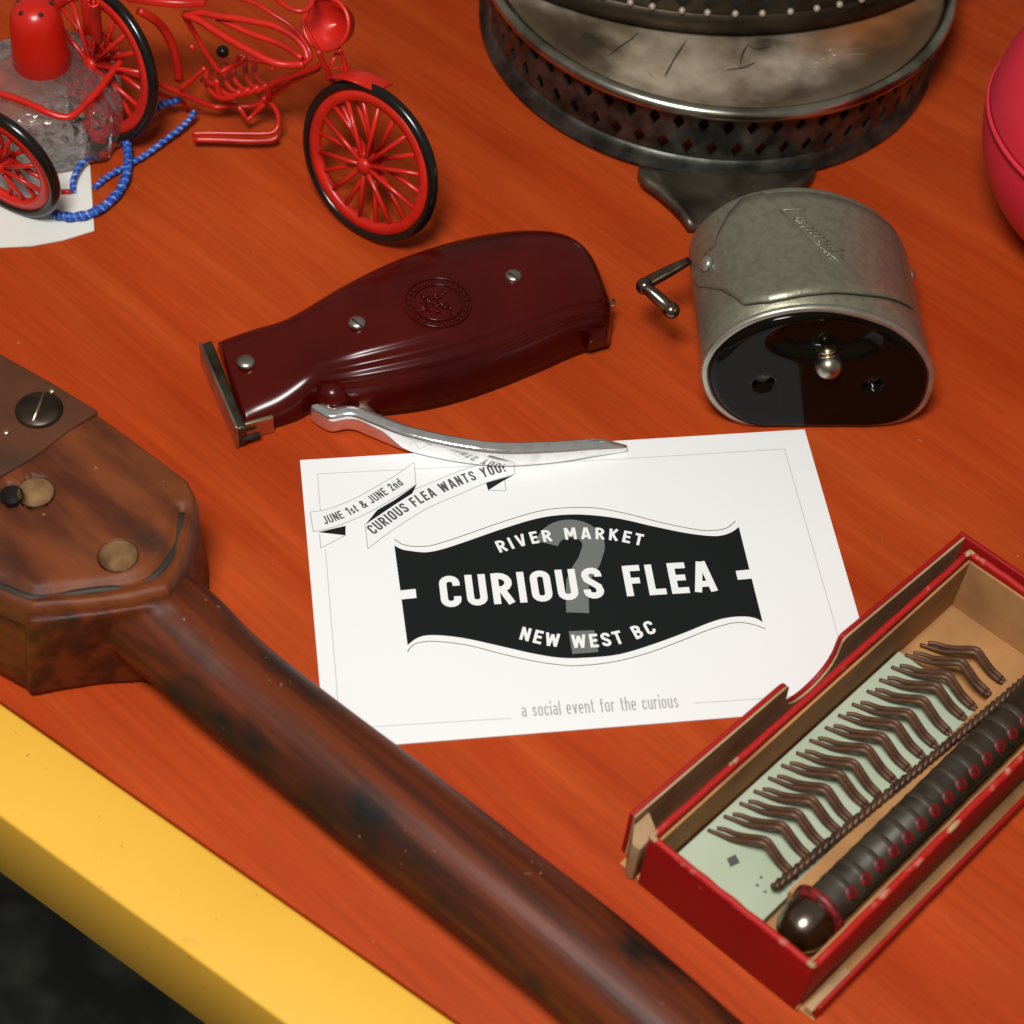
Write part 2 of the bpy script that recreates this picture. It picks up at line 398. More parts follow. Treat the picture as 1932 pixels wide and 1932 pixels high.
def strip_between(a, b, lay):
    a = catmull(cpx(a, lay), 4); b = catmull(cpx(b, lay), 4); n = 80
    def rs(c):
        L = [0]
        for i in range(1, len(c)): L.append(L[-1] + (c[i] - c[i - 1]).length)
        out = []; j = 0
        for k in range(n + 1):
            s = L[-1] * k / n
            while j < len(c) - 2 and L[j + 1] < s: j += 1
            t = (s - L[j]) / max(L[j + 1] - L[j], 1e-9); out.append(c[j].lerp(c[j + 1], min(t, 1)))
        return out
    A = rs(a); B = rs(b)
    return A + B, [(i, i + 1, n + 2 + i, n + 1 + i) for i in range(n)]
obj('printed_banner', strip_between(topc, botc[::-1], 1), 'ink', card, smooth=False)
for q_ in ([(746,1115),(784,1111),(786,1128),(748,1132)], [(1388,1077),(1420,1074),(1425,1091),(1392,1094)]):
    obj('banner_notch', flat(cpx(q_, 2)), 'white', card, smooth=False)
PXM = .000151
g = []
for l in ([(744,1017),(757,1026),(772,1030),(788,1031),(819,1028),(881,1008),(944,986),(1006,967),(1053,959),(1119,958),(1182,969),(1244,985),(1307,998),(1338,1001),(1369,997),(1388,983)],
          [(769,1230),(775,1221),(788,1213),(819,1210),(881,1217),(944,1233),(1006,1247),(1053,1254),(1088,1256),(1150,1250),(1213,1235),(1275,1213),(1338,1188),(1385,1175),(1416,1177),(1444,1186)]):
    g.append(ribbon(catmull(cpx(l, 1), 4), 1.6 * PXM, CZ + 1.5e-5))
obj('banner_outline', merge(*g), 'darkgrey', card, smooth=False)
g = []
for l in ([(605,970),(599,894),(700,889)], [(1170,866),(1480,847),(1619,1330)], [(614,1036),(638,1330),(641,1375),(966,1355)], [(1307,1327),(1619,1306)], [(700,889),(1170,866)]):
    g.append(ribbon(cpx(l, 1), 1.3 * PXM, CZ + 1.5e-5))
obj('border_line', merge(*g), 'line', card, smooth=False)
# curled ribbons of the top left corner
g = []
r1t = [(585,966),(612,962),(645,951),(678,936),(720,912),(752,893),(781,872)]
r1b = [(591,1003),(628,995),(665,981),(703,963),(745,939),(785,914)]
r2t = [(778,925),(820,908),(866,889),(915,875),(969,872)]
r2b = [(694,1035),(740,1001),(803,961),(866,933),(917,911),(972,894)]
for l in (r1t, r1b, r2t, r2b, [(585,966),(591,1003)], [(781,872),(785,914)], [(689,990),(694,1035)], [(969,872),(972,894)], [(603,1008),(605,1034),(652,1010)], [(952,905),(955,926)], [(921,925),(955,926)]):
    q = cpx(l, 2); g.append(ribbon(catmull(q, 4) if len(q) > 3 else q, 1.5 * PXM, CZ + 3e-5))
obj('ribbon_outline', merge(*g), 'greyink', card, smooth=False)
obj('ribbon_sheet', merge(strip_between(r1t, r1b, 1.5), strip_between([(689,990),(735,955)] + r2t, r2b, 1.2)), 'white', card, smooth=False)
obj('ribbon_fold', merge(flat(cpx([(600,1004),(652,992),(652,1010)], 2.2)), flat(cpx([(689,990),(712,962),(745,943),(786,914),(778,931),(745,952)], 2.2)), flat(cpx([(917,911),(970,896),(948,908),(921,925)], 2.2))), 'ink', card, smooth=False)
# question mark
def arcpx(cx, cy, rx, ry, a0, a1, n=20):
    return [(cx + rx * cos(radians(a0 + (a1 - a0) * i / n)), cy - ry * sin(radians(a0 + (a1 - a0) * i / n))) for i in range(n + 1)]
hook = [(1026,1029),(1034,1008),(1052,1000)] 
hook = arcpx(1076, 1030, 44, 33, 172, -20, 18) + [(1112,1058),(1098,1080),(1090,1098),(1089,1125),(1090,1156)]
gq = [ribbon(cpx(hook, 3), 42 * PXM, CZ + 4.5e-5), flat(cpx([(1073,1191),(1121,1189),(1129,1230),(1080,1234)], 3))]
obj('question_mark', merge(*gq), 'qgrey', card, smooth=False)

# ---- drawn lettering: every letter is built of constant width strokes
def arc(cx, cy, rx, ry, a0, a1, n=7):
    return [(cx + rx * cos(radians(a0 + (a1 - a0) * i / n)), cy + ry * sin(radians(a0 + (a1 - a0) * i / n))) for i in range(n + 1)]
def glyph(ch, s):
    h = s / 2
    if ch == ' ': return .26, []
    w = {'I': s, 'M': .62, 'W': .72, 'A': .54, 'V': .52, 'Y': .52, 'T': .44, 'F': .41, 'L': .41, 'E': .42, 'J': .38, '1': .3, '!': s, '&': .56, 'i': s, 'l': s, 't': .27, 'f': .27, 'r': .28,
         's': .36, 'c': .37, 'a': .38, 'o': .40, 'e': .40, 'v': .38, 'n': .39, 'h': .39, 'u': .39, 'd': .40, '2': .4}.get(ch, .48)
    x0, x1, y0, y1 = h, w - h, h, 1 - h; r = (x1 - x0) / 2; cx = w / 2; X = .70; xy1 = X - h
    if ch == 'C': S = [[(x1, .67)] + arc(cx, y1 - r, r, r, 0, 180) + arc(cx, y0 + r, r, r, 180, 360) + [(x1, .33)]]
    elif ch == 'U': S = [[(x0, 1)] + arc(cx, y0 + r, r, r, 180, 360) + [(x1, 1)]]
    elif ch == 'O':
        q = arc(cx, y1 - r, r, r, 0, 180) + arc(cx, y0 + r, r, r, 180, 360); S = [q + [q[0]]]
    elif ch == 'I': S = [[(h, 0), (h, 1)]]
    elif ch == 'R': 
        ym = .46; rr = (y1 - ym) / 2
        S = [[(x0, 0), (x0, 1)], [(x0, y1)] + arc(x1 - rr, y1 - rr, rr, rr, 90, -90) + [(x0, ym)], [(cx * .95, ym), (x1 + .03, 0)]]
    elif ch == 'B':
        ym = .53; r1 = (y1 - ym) / 2; r2 = (ym - y0) / 2
        S = [[(x0, 0), (x0, 1)], [(x0, y1)] + arc(x1 - r1 - .02, y1 - r1, r1, r1, 90, -90) + [(x0, ym)], [(x0, ym)] + arc(x1 - r2, y0 + r2, r2, r2, 90, -90) + [(x0, y0)]]
    elif ch == 'S':
        S = [[(x1, .70)] + arc(cx, y1 - r, r, r, 0, 180) + [(x0 + .03, .62), (cx, .5), (x1 - .03, .38)] + arc(cx, y0 + r, r, r, 0, -180) + [(x0, .30)]]
    elif ch == 'F': S = [[(x0, 0), (x0, 1)], [(x0, y1), (w, y1)], [(x0, .5), (w * .9, .5)]]
    elif ch == 'L': S = [[(x0, 1), (x0, y0), (w, y0)]]
    elif ch == 'E': S = [[(w, y1), (x0, y1), (x0, y0), (w, y0)], [(x0, .51), (w * .92, .51)]]
    elif ch == 'A': S = [[(x0 - h * .1, 0), (cx - h * .25, 1)], [(x1 + h * .1, 0), (cx + h * .25, 1)], [(x0 + .07, .26), (x1 - .07, .26)]]
    elif ch == 'V': S = [[(x0 - h * .1, 1), (cx - h * .25, 0)], [(x1 + h * .1, 1), (cx + h * .25, 0)]]
    elif ch == 'Y': S = [[(x0, 1), (cx, .42)], [(x1, 1), (cx, .42)], [(cx, .47), (cx, 0)]]
    elif ch == 'M': S = [[(x0, 0), (x0, 1)], [(x1, 0), (x1, 1)], [(x0 + h * .2, 1), (cx, .28)], [(x1 - h * .2, 1), (cx, .28)]]
    elif ch == 'W':
        q = w / 4; S = [[(x0, 1), (q + h * .2, 0)], [(q + h * .2, 0), (cx, .9)], [(cx, .9), (w - q - h * .2, 0)], [(w - q - h * .2, 0), (x1, 1)]]
    elif ch == 'N': S = [[(x0, 0), (x0, 1)], [(x1, 0), (x1, 1)], [(x0, .97), (x1, .03)]]
    elif ch == 'K': S = [[(x0, 0), (x0, 1)], [(x0, .4), (x1 + .02, 1)], [(x0 + .1, .53), (x1 + .03, 0)]]
    elif ch == 'T': S = [[(0, y1), (w, y1)], [(cx, 0), (cx, 1)]]
    elif ch == 'J': S = [[(x1, 1)] + arc(cx, y0 + r, r, r, 0, -180) + [(x0, .28)]]
    elif ch == '1': S = [[(x1, 0), (x1, 1)], [(x1, .97), (0, .72)]]
    elif ch == '2': S = [[(x0, .70)] + arc(cx, y1 - r, r, r, 180, -25) + [(x0, y0), (w, y0)]]
    elif ch == '!': S = [[(h, .3), (h, 1)], [(h, 0), (h, s)]]
    elif ch == '&': S = [[(w, 0), (.14, .68)] + arc(.24, .78, .12, .14, 200, -40) + [(.10, .36)] + arc(.24, .26, .17, .18, 150, 330) + [(w - .02, .5)]]
    elif ch == 'i': S = [[(h, 0), (h, X)], [(h, .84), (h, 1)]]
    elif ch == 'l': S = [[(h, 0), (h, 1)]]
    elif ch == 'o':
        q = arc(cx, xy1 - r, r, r, 0, 180) + arc(cx, y0 + r, r, r, 180, 360); S = [q + [q[0]]]
    elif ch == 'c': S = [[(x1, .48)] + arc(cx, xy1 - r, r, r, 0, 180) + arc(cx, y0 + r, r, r, 180, 360) + [(x1, .22)]]
    elif ch == 'e': S = [[(x0, .36), (x1, .36)] + arc(cx, xy1 - r, r, r, 0, 180) + arc(cx, y0 + r, r, r, 180, 330)]
    elif ch == 's': S = [[(x1, .52), (cx, xy1), (x0, .52), (x0 + .03, .42), (x1 - .03, .28), (x1, .17), (cx, y0), (x0, .17)]]
    elif ch == 'a': S = [[(x0, .56)] + arc(cx, xy1 - r, r, r, 150, 0) + [(x1, 0)], [(x1, .40), (cx, .40)] + arc(cx, .22, r, .18, 110, 250) + [(x1, .1)]]
    elif ch == 'v': S = [[(x0, X), (cx, 0)], [(x1, X), (cx, 0)]]
    elif ch == 'n': S = [[(x0, 0), (x0, X)], [(x0, xy1 - r)] + arc(cx, xy1 - r, r, r, 180, 0) + [(x1, 0)]]
    elif ch == 'h': S = [[(x0, 0), (x0, 1)], [(x0, xy1 - r)] + arc(cx, xy1 - r, r, r, 180, 0) + [(x1, 0)]]
    elif ch == 'u': S = [[(x0, X)] + arc(cx, y0 + r, r, r, 180, 360) + [(x1, X)], [(x1, 0), (x1, X)]]
    elif ch == 'd':
        q = arc(cx, xy1 - r, r, r, 0, 180) + arc(cx, y0 + r, r, r, 180, 360); S = [q + [q[0]], [(x1, 0), (x1, 1)]]
    elif ch == 't': S = [[(cx - .03, .93), (cx - .03, .12), (w, y0)], [(0, xy1), (w, xy1)]]
    elif ch == 'f': S = [[(cx - .03, 0), (cx - .03, .85), (w, y1)], [(0, xy1), (w, xy1)]]
    elif ch == 'r': S = [[(x0, 0), (x0, X)], [(x0, .5), (x0 + .05, .6), (w, xy1)]]
    else: S = []
    return w, S
def lettering(name, text, base, hpx, s, lay, m, gap=.13, wsc=1.0, parent=card):
    cur = catmull(cpx(base, lay), 8) if len(base) > 2 else cpx(base, lay)
    L = [0]
    for i in range(1, len(cur)): L.append(L[-1] + (cur[i] - cur[i - 1]).length)
    def at(d):
        i = 0
        while i < len(cur) - 2 and L[i + 1] < d: i += 1
        t = (d - L[i]) / (L[i + 1] - L[i]); return cur[i].lerp(cur[i + 1], t), (cur[i + 1] - cur[i]).normalized()
    H = hpx
    gl = [glyph(c, s) for c in text]; tot = sum(g[0] for g in gl) + gap * (len(gl) - 1)
    k = L[-1] / tot                      # metres per unit along the line
    z = CZ + lay * 1.5e-5; geo = []; x = 0
    n = 0
    for wd, S in gl:
        c, t = at((x + wd / 2) * k); nn = Vector((-t.y, t.x, 0))
        for st in S:
            pts = [c + t * ((p[0] - wd / 2) * k) + nn * (p[1] * H) for p in st]
            geo.append(ribbon(pts, s * (k + H) / 2, z + (n % 7) * 1.2e-6)); n += 1
        x += wd + gap
    return obj(name, merge(*geo), m, parent, smooth=False)
lettering('headline_lettering', 'CURIOUS FLEA', [(833, 1146), (1355, 1115)], .0104, .178, 5, 'white', gap=.115)
lettering('upper_lettering', 'RIVER MARKET', [(943,1043),(1000,1027),(1060,1019),(1110,1017),(1160,1020),(1211,1030)], .0041, .17, 5, 'white', gap=.20)
lettering('lower_lettering', 'NEW WEST BC', [(979,1206),(1040,1219),(1100,1222),(1170,1215),(1240,1193)], .0043, .17, 5, 'white', gap=.18)
lettering('tagline_lettering', 'a social event for the curious', [(986, 1353), (1281, 1335)], .0044, .10, 2, 'greyink', gap=.15)
lettering('date_lettering', 'JUNE 1st & JUNE 2nd', [(614,990),(650,977),(690,958),(730,934),(762,914)], .0030, .15, 3, 'darkgrey', gap=.13)
lettering('slogan_lettering', 'CURIOUS FLEA WANTS YOU!', [(706,1009),(750,978),(803,946),(866,917),(910,902),(955,889)], .0036, .17, 3, 'darkgrey', gap=.14)

# ================================================================== HAND CLIPPER
st = [((410,641),(466,820),8),((440,630),(492,812),9),((480,617),(530,803),10.5),((530,604),(575,790),13),((575,582),(612,785),16),((640,543),(680,786),19.5),((720,502),(770,778),21.5),
      ((800,471),(850,762),22),((880,449),(930,736),22),((960,438),(1010,704),22),((1030,441),(1080,673),21.5),((1075,457),(1118,660),20.5),((1105,488),(1138,653),18.5),((1122,532),(1148,642),15),((1130,566),(1151,622),10)]
clip = thing('hand_clipper', 'dark maroon hand clipper with steel rivets and a chrome squeeze lever', 'clipper', P(800, 640))
Bs = catmull([P(b[0], b[1], h * .0006) for b, f, h in st], 5); Fs = catmull([P(f[0], f[1], .0006) for b, f, h in st], 5); Hs = interp([h * .001 for b, f, h in st], 5)
rings = []
for i, (b, f, h) in enumerate(zip(Bs, Fs, Hs)):
    b = Vector((b.x, b.y, 0)); f = Vector((f.x, f.y, 0)); u = i / (len(Bs) - 1)
    mid = (b + f) / 2; hv = (f - b) / 2; ring = []
    fade = max(0, min(1, (u - .26) / .1)) * max(0, min(1, (.97 - u) / .1))
    neck = math.exp(-((u - .26) / .05) ** 2)
    for k in range(57):
        a = pi * k / 56; ex = 2 / 3.4
        c = math.copysign(abs(cos(a)) ** ex, cos(a)); s = abs(sin(a)) ** ex
        gr = 0
        if .16 < k / 56 < .40: gr = .018 * fade * sin((k / 56 - .16) / .24 * 3 * 2 * pi)
        sh = 1 - .12 * neck * max(0, cos(a))
        ring.append(mid + hv * c * (1 - gr) * (sh) + Vector((0, 0, max(h * s * (1 - gr), .0002))))
    rings.append(ring)
obj('grip_body', loft(rings, closed_ring=True, caps=True), 'bakelite', clip)
# tail lug and wire hook
obj('tail_lug', loft([PP([(1118,596),(1157,596),(1150,652),(1105,664)], z) if z < .004 else PP([(1122,582),(1150,586),(1146,640),(1108,650)], z) for z in (.0003, .003, .008, .0095)]), 'bakelite', clip, bevel=.001)
obj('tail_hook', tube(PP([(1120,586,.014),(1132,580,.0125),(1146,573,.0125),(1157,566,.0125),(1158,575,.010),(1150,582,.0095)]), .00045, 8, smooth=5), 'steel', clip)
# knuckle where the lever turns
kc = P(628, 738, .009)
obj('pivot_knuckle', lathe([(.0001, .0120), (.0024, .0116), (.0042, .0100), (.0052, .0065), (.0054, .0008)], (kc.x, kc.y, .0003), 28), 'bakelite', clip)
obj('pivot_spring', loft([PP([(664,786),(684,752),(712,780),(715,792)], z) for z in (.0005, .006)]), 'brass', clip, bevel=.0004)
# front blade
bp = [P(377,650,.0085), P(399,641,.0085), P(466,806,.0085), P(446,812,.0085)]
obj('blade', loft([[Vector((p.x, p.y, z)) for p in bp] for z in (.0004, .0088)]), 'olive', clip, smooth=False, bevel=.0008)
bb = [P(377,650,.0085), P(383,648,.0085), P(453,810,.0085), P(446,812,.0085)]
bo = (bp[0] - bp[1]).normalized() * .0004
obj('blade_edge', loft([[Vector((p.x, p.y, z)) + bo for p in bb] for z in (.0003, .0098)]), 'steel', clip, smooth=False, bevel=.0004)
fp = [P(447,836,.0003), P(518,816,.0003), P(516,810,.0003), P(449,829,.0003)]
obj('blade_end_plate', loft([[Vector((p.x, p.y, z)) for p in fp] for z in (.0003, .0074)]), 'brass', clip, smooth=False, bevel=.0004)
hp = [P(456,832,.003), P(490,822,.003)]
obj('end_plate_slot', tube([Vector((p.x, p.y, .0035)) for p in hp], .0009, 8), 'hole', clip)
def dome(c, r, h, n=Vector((0, 0, 1)), seg=24):
    X, Y, Z = basis(n)
    return lathe([(r, -.3 * h), (r, .15 * h), (r * .9, .55 * h), (r * .65, .85 * h), (r * .3, .98 * h), (1e-5, h)], c, seg, (X, Y, Z))
for px, py, z, r, slot in ((464,683,.0100,.0028,False), (674,609,.0205,.0026,True), (969,521,.0222,.0026,True)):
    rv = obj('rivet', dome(P(px, py, z), r, .0012), 'steel', clip)
    if slot:
        c = P(px, py, z + .00115); d = Vector((.0016, -.0012, 0))
        obj('rivet_slot', tube([c - d, c + d], .00028, 6), 'soot', rv)
# embossed seal
ec = P(826, 568, .0226)
gl = [tube([ec + Vector((cos(a) * r * 1.0, sin(a) * r * 1.0, -.0004)) for a in [2 * pi * i / 60 for i in range(60)]], .00032, 6, closed=True) for r in (.0098, .0072)]
for i in range(26):
    a = 2 * pi * i / 26; d = Vector((cos(a), sin(a), 0)); gl.append(tube([ec + d * .0079 - Vector((0, 0, .0003)), ec + d * .0091 - Vector((0, 0, .0003))], .0003, 5))
for i in range(22):
    x_ = random.uniform(-.005, .005); y_ = random.uniform(-.0045, .0045); a = random.uniform(0, pi)
    d = Vector((cos(a), sin(a), 0)) * random.uniform(.0006, .0014); c_ = ec + Vector((x_, y_, -.0003)); gl.append(tube([c_ - d, c_ + d], .00032, 5))
obj('embossed_seal', merge(*gl), 'bakelite', clip)
# lever
lv = [(586,796,.0070),(600,808,.0074),(625,819,.0074),(662,815,.0076),(700,829,.0078),(760,853,.0080),(850,874,.0080),(940,884,.0076),(1040,878,.0066),(1120,865,.0046),(1183,853,.0020)]
lp = catmull(PP([(a, b) for a, b, h in lv], .0007), 6); lh = interp([h for a, b, h in lv], 6); fr = frames(lp)
rings = []
for i, (p, h) in enumerate(zip(lp, lh)):
    t = fr[i][0]; nb = Vector((-t.y, t.x, 0)).normalized()      # away from the viewer
    if nb.y < 0: nb = -nb
    u = i / (len(lp) - 1); th = .0046 * (1 if u > .06 else .45 + .55 * u / .06) * (1 if u < .93 else max(.25, 1 - (u - .93) / .1))
    ring = []
    for k in range(24):
        a = 2 * pi * k / 24; ex = 2 / 3.6
        c = math.copysign(abs(cos(a)) ** ex, cos(a)); s = math.copysign(abs(sin(a)) ** ex, sin(a))
        q = p + nb * (th / 2 * (1 + c)); ring.append(Vector((q.x, q.y, .0007 + h / 2 * (1 + s))))
    rings.append(ring)
obj('squeeze_lever', loft(rings), 'chrome', clip)

# ================================================================== CRANK DRUM (wind-up shaver)
a0 = P(1420, 797); b0 = P(1640, 797); ev = (b0 - a0).normalized(); fn = Vector((ev.y, -ev.x, 0))   # face normal, to the viewer
outl = [(1420,797),(1376,782),(1340,748),(1326,705),(1334,668),(1363,633),(1410,603),(1470,584),(1540,577),(1610,585),(1680,609),(1729,645),(1756,688),(1757,722),(1740,762),(1700,788),(1640,797),(1585,797.5),(1530,798),(1475,797.5)]
ol = catmull([on_plane(x, y, a0, fn) for x, y in outl], 6, closed=True)
for p in ol: p.z = max(p.z, .0001)
TF = on_plane(1540, 577, a0, fn); TB = P(1500, 348, TF.z); AX = (TB - TF)   # front to back
drum = thing('crank_shaver', 'grey metal drum shaped wind up shaver with black oval front and side crank', 'shaver', P(1550, 740))
ocen = sum(ol, Vector()) / len(ol)
def ring_at(t, k=1.0): return [ocen + (p - ocen) * k + AX * t for p in ol]
def fixz(r): return [Vector((p.x, p.y, max(p.z, .0001))) for p in r]
prof = [(.0, .985), (.006, 1.0), (.25, 1.0), (.6, 1.0), (.95, 1.0), (.975, .995), (.99, .975), (1.0, .94)]
obj('housing', loft([fixz(ring_at(t, k)) for t, k in prof]), 'hammered', drum)
obj('front_lip', tube(fixz([p + fn * .0004 for p in ring_at(0, .985)]), .0012, 10, closed=True), 'lipmetal', drum)
# black face: polar mesh with recess and holes
fu = ev; fv = Vector((0, 0, 1))
def fuv(px, py):
    q = on_plane(px, py, ocen + fn * .002, fn) - ocen; return q.dot(fu), q.dot(fv)
hA = fuv(1440, 719); hB = fuv(1645, 722); rc = fuv(1560, 636); hr = .0028
def depth(x, y):
    d = 0
    for hx, hy in (hA, hB):
        r = math.hypot(x - hx, y - hy) / hr
        d -= .0045 * (1 / (1 + math.exp((r - 1) * 18)))
    r = math.hypot((x - rc[0]) / .0145, (y - rc[1]) / .0070)
    d -= .0030 * (1 / (1 + math.exp((r - 1) * 12)))
    return d
ko = ol[:-1] if (ol[0] - ol[-1]).length < 1e-6 else ol
NR = 70; nk = 4 * len(ko); V = []; Fc = []
kk = ko; nk = len(kk)
for j in range(NR + 1):
    t = j / NR * .965
    e = max(0, (t - .86) / .105); bev = .0026 * math.sqrt(max(0, 1 - e * e)) 
    for p in kk:
        q = ocen + (p - ocen) * t; r = q - ocen
        V.append(q + fn * (bev + .0006 + depth(r.dot(fu), r.dot(fv))))
for j in range(NR):
    for k in range(nk):
        l = (k + 1) % nk; Fc.append((j * nk + k, j * nk + l, (j + 1) * nk + l, (j + 1) * nk + k))
obj('black_face', (V, Fc), 'black', drum)
bc = on_plane(1563, 690, ocen + fn * .004, fn); nk0 = on_plane(1561, 660, ocen + fn * .002, fn); nk1 = bc + (nk0 - bc) * .35
sc_ = obj('release_ball', sphere(bc, .0039), 'steel', drum)
dn = (nk1 - nk0); 
obj('ball_neck', merge(tube([nk0 - dn * .2, nk1 + dn * .3], .0018, 16), *[tube([nk0 + dn * k + basis(dn)[0] * (.0021 * cos(2 * pi * i / 20)) + basis(dn)[1] * (.0021 * sin(2 * pi * i / 20)) for i in range(20)], .00045, 6, closed=True) for k in (.05, .45, .85)]), 'brass', drum)
s0 = on_plane(1500, 650, ocen + fn * .0002, fn); s1 = on_plane(1632, 655, ocen + fn * .0002, fn)
obj('slot_bar', tube([s0, s1], .0011, 8), 'black', drum)
# surface inverse: pixel -> (outline index, depth along axis)
dense = catmull(ol, 4); 
pj = [(i, t) + proj(dense[i] + AX * t) for i in range(0, len(dense), 1) for t in [k / 40 for k in range(41)] if dense[i].z > .018]
def inv(px, py):
    b = min(pj, key=lambda q: (q[2] - px) ** 2 + (q[3] - py) ** 2); return b[0], b[1]
dcen = ocen
def surf(i, t, lift=0):
    i = max(0, min(len(dense) - 1, i)); a = dense[max(0, i - 2)]; b = dense[min(len(dense) - 1, i + 2)]
    tg = (b - a).normalized(); nn = tg.cross(AX).normalized()
    if nn.dot(dense[i] - dcen) < 0: nn = -nn
    return dense[i] + AX * t + nn * lift
lower = [inv(*q) for q in ((1305,522),(1319,541),(1362,547),(1387,563),(1406,576),(1456,575),(1484,568),(1547,558),(1625,563),(1719,583))]
upper = [inv(*q) for q in ((1305,518),(1309,500),(1328,481),(1350,463),(1356,441),(1375,403),(1406,368),(1440,354))]
def ev_at(tab, i, d):
    tab = sorted(tab)
    if i <= tab[0][0]: return tab[0][1]
    for (i0, t0), (i1, t1) in zip(tab, tab[1:]):
        if i0 <= i <= i1: return t0 + (t1 - t0) * ((i - i0) / max(i1 - i0, 1))
    return tab[-1][1] if d is None else d
ia = min(lower[0][0], upper[0][0]); ib = lower[-1][0]
V = []; Fc = []; nt_ = 12; rows = list(range(ia, ib + 1, 1))
for lift in (.0012, .0021):
    for i in rows:
        tl = ev_at(lower, i, None); th = min(.95, ev_at(upper, i, .93)); th = max(th, tl + .01)
        for k in range(nt_ + 1): V.append(surf(i, tl + (th - tl) * k / nt_, (lambda f_: (.0004 if lift > .0015 else .0001) + (lift - .0004) * f_)(max(0, 1 - (tl + (th - tl) * k / nt_) * 2.2))))
R_ = len(rows); C_ = nt_ + 1
for s in range(2):
    for i in range(R_ - 1):
        for k in range(nt_):
            o = s * R_ * C_; Fc.append((o + i * C_ + k, o + (i + 1) * C_ + k, o + (i + 1) * C_ + k + 1, o + i * C_ + k + 1))
for i in range(R_ - 1):
    for k in (0, nt_): Fc.append((i * C_ + k, (i + 1) * C_ + k, R_ * C_ + (i + 1) * C_ + k, R_ * C_ + i * C_ + k))
for k in range(nt_):
    for i in (0, R_ - 1): Fc.append((i * C_ + k, i * C_ + k + 1, R_ * C_ + i * C_ + k + 1, R_ * C_ + i * C_ + k))
cv = obj('wrap_cover', (V, Fc), 'hammered', drum)
def srf_line(pts, r, lift=.0006): return tube([surf(*inv(x, y), lift) for x, y in pts], r, 6)
gl = []
def ln(x0, y0, x1, y1, r=.00026):
    n = 5; gl.append(srf_line([(x0 + (x1 - x0) * k / n, y0 + (y1 - y0) * k / n) for k in range(n + 1)], r))
ln(1472, 401, 1521, 397, .0003); ln(1472, 401, 1592, 506, .0003)
ln(1501, 414, 1521, 413); ln(1498, 416, 1508, 424); ln(1510, 423, 1524, 420)
for k in range(5): ln(1510 + 8 * k, 432 + 6.5 * k, 1534 + 6.5 * k, 431 + 6.3 * k)
ln(1543, 464, 1563, 460); ln(1543, 464, 1548, 471); ln(1548, 471, 1566, 467); ln(1563, 460, 1566, 467)
ln(1552, 478, 1592, 473); ln(1558, 484, 1588, 482); ln(1562, 493, 1590, 489); ln(1570, 502, 1597, 497)
obj('engraved_script', merge(*gl), 'hammered', drum)
i, t = inv(1338, 500); q = surf(i, t, .0010); q2 = surf(i, t, .002)
obj('cover_rivet', dome(q, .0024, .0013, q2 - q), 'lipmetal', drum)
i, t = inv(1716, 520); q = surf(i, t, .0002); q2 = surf(i, t, .002)
obj('cover_rivet', dome(q, .0020, .0014, q2 - q), 'steel', drum)
# folding crank
cr = PP([(1300,492,.028),(1262,512,.0275),(1226,531,.027),(1216,538,.027)])
crank = obj('crank', merge(tube(cr, [.0013, .0018, .0020, .0018], 10, smooth=4), sphere(P(1216, 540, .027), .0026)), 'darkchrome', drum)
obj('crank_handle', merge(tube(PP([(1216,541,.0285),(1232,554,.0275),(1252,572,.0262),(1265,585,.025)]), [.0014, .0020, .0021, .0018], 12, smooth=4), sphere(P(1266, 586, .025), .0026)), 'darkchrome', crank)

# ================================================================== SILVER STAND
SCN = Vector((.0502, .2283, 0))
stand = thing('silver_stand', 'round tarnished silver stand with pierced diamond gallery and scratched top plate', 'stand', SCN)
pr = [(1e-5, .0276), (.03, .0276), (.058, .0278), (.074, .0283), (.0780, .0290), (.0790, .0275), (.07, .0265), (1e-5, .0265)]
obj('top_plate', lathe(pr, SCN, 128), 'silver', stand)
obj('rolled_rim', lathe([(.0806 + .0024 * cos(a), .0282 + .0024 * sin(a)) for a in [2 * pi * k / 14 for k in range(15)]], SCN, 128), 'rimsilver', stand)
# pierced gallery, two staggered rows of diamond holes
def gallery(cen, r, z0, rows, n, ch, hw, hh, rin=None):
    V = []; Fc = []
    def pt(a, z): return cen + Vector((cos(a) * r, sin(a) * r, z))
    for ro in range(rows):
        zb = z0 + ro * ch; zc = zb + ch / 2
        for i in range(n):
            aw = 2 * pi / n; ac = (i + .5 * (ro % 2)) * aw; hwid = aw / 2
            o8 = [(-1, -1), (0, -1), (1, -1), (1, 0), (1, 1), (0, 1), (-1, 1), (-1, 0)]
            d8 = [(-.5, -.5), (0, -1), (.5, -.5), (1, 0), (.5, .5), (0, 1), (-.5, .5), (-1, 0)]
            k = len(V)
            for x, y in o8: V.append(pt(ac + x * hwid, zc + y * ch / 2))
            for x, y in d8: V.append(pt(ac + x * hw / r, zc + y * hh))
            for q in range(8): Fc.append((k + q, k + (q + 1) % 8, k + 8 + (q + 1) % 8, k + 8 + q))
    return V, Fc
ga = obj('pierced_gallery', gallery(SCN, .0788, .0070, 2, 61, .0093, .0021, .0034), 'gallery', stand, smooth=False)
md = ga.modifiers.new('thickness', 'SOLIDIFY'); md.thickness = .0012; md.offset = -1
obj('gallery_band', lathe([(.0788, .0256), (.0794, .0258), (.0794, .0272), (.0776, .0272), (.0776, .0256), (.0788, .0256)], SCN, 128), 'gallery', stand)
obj('base_flange', lathe([(.0776, .0070), (.0788, .0070), (.0791, .0052), (.0800, .0044), (.0797, .0030), (.0812, .0020), (.0812, .0004), (.0770, .0004), (.0770, .0070)], SCN, 128), 'gallery', stand)
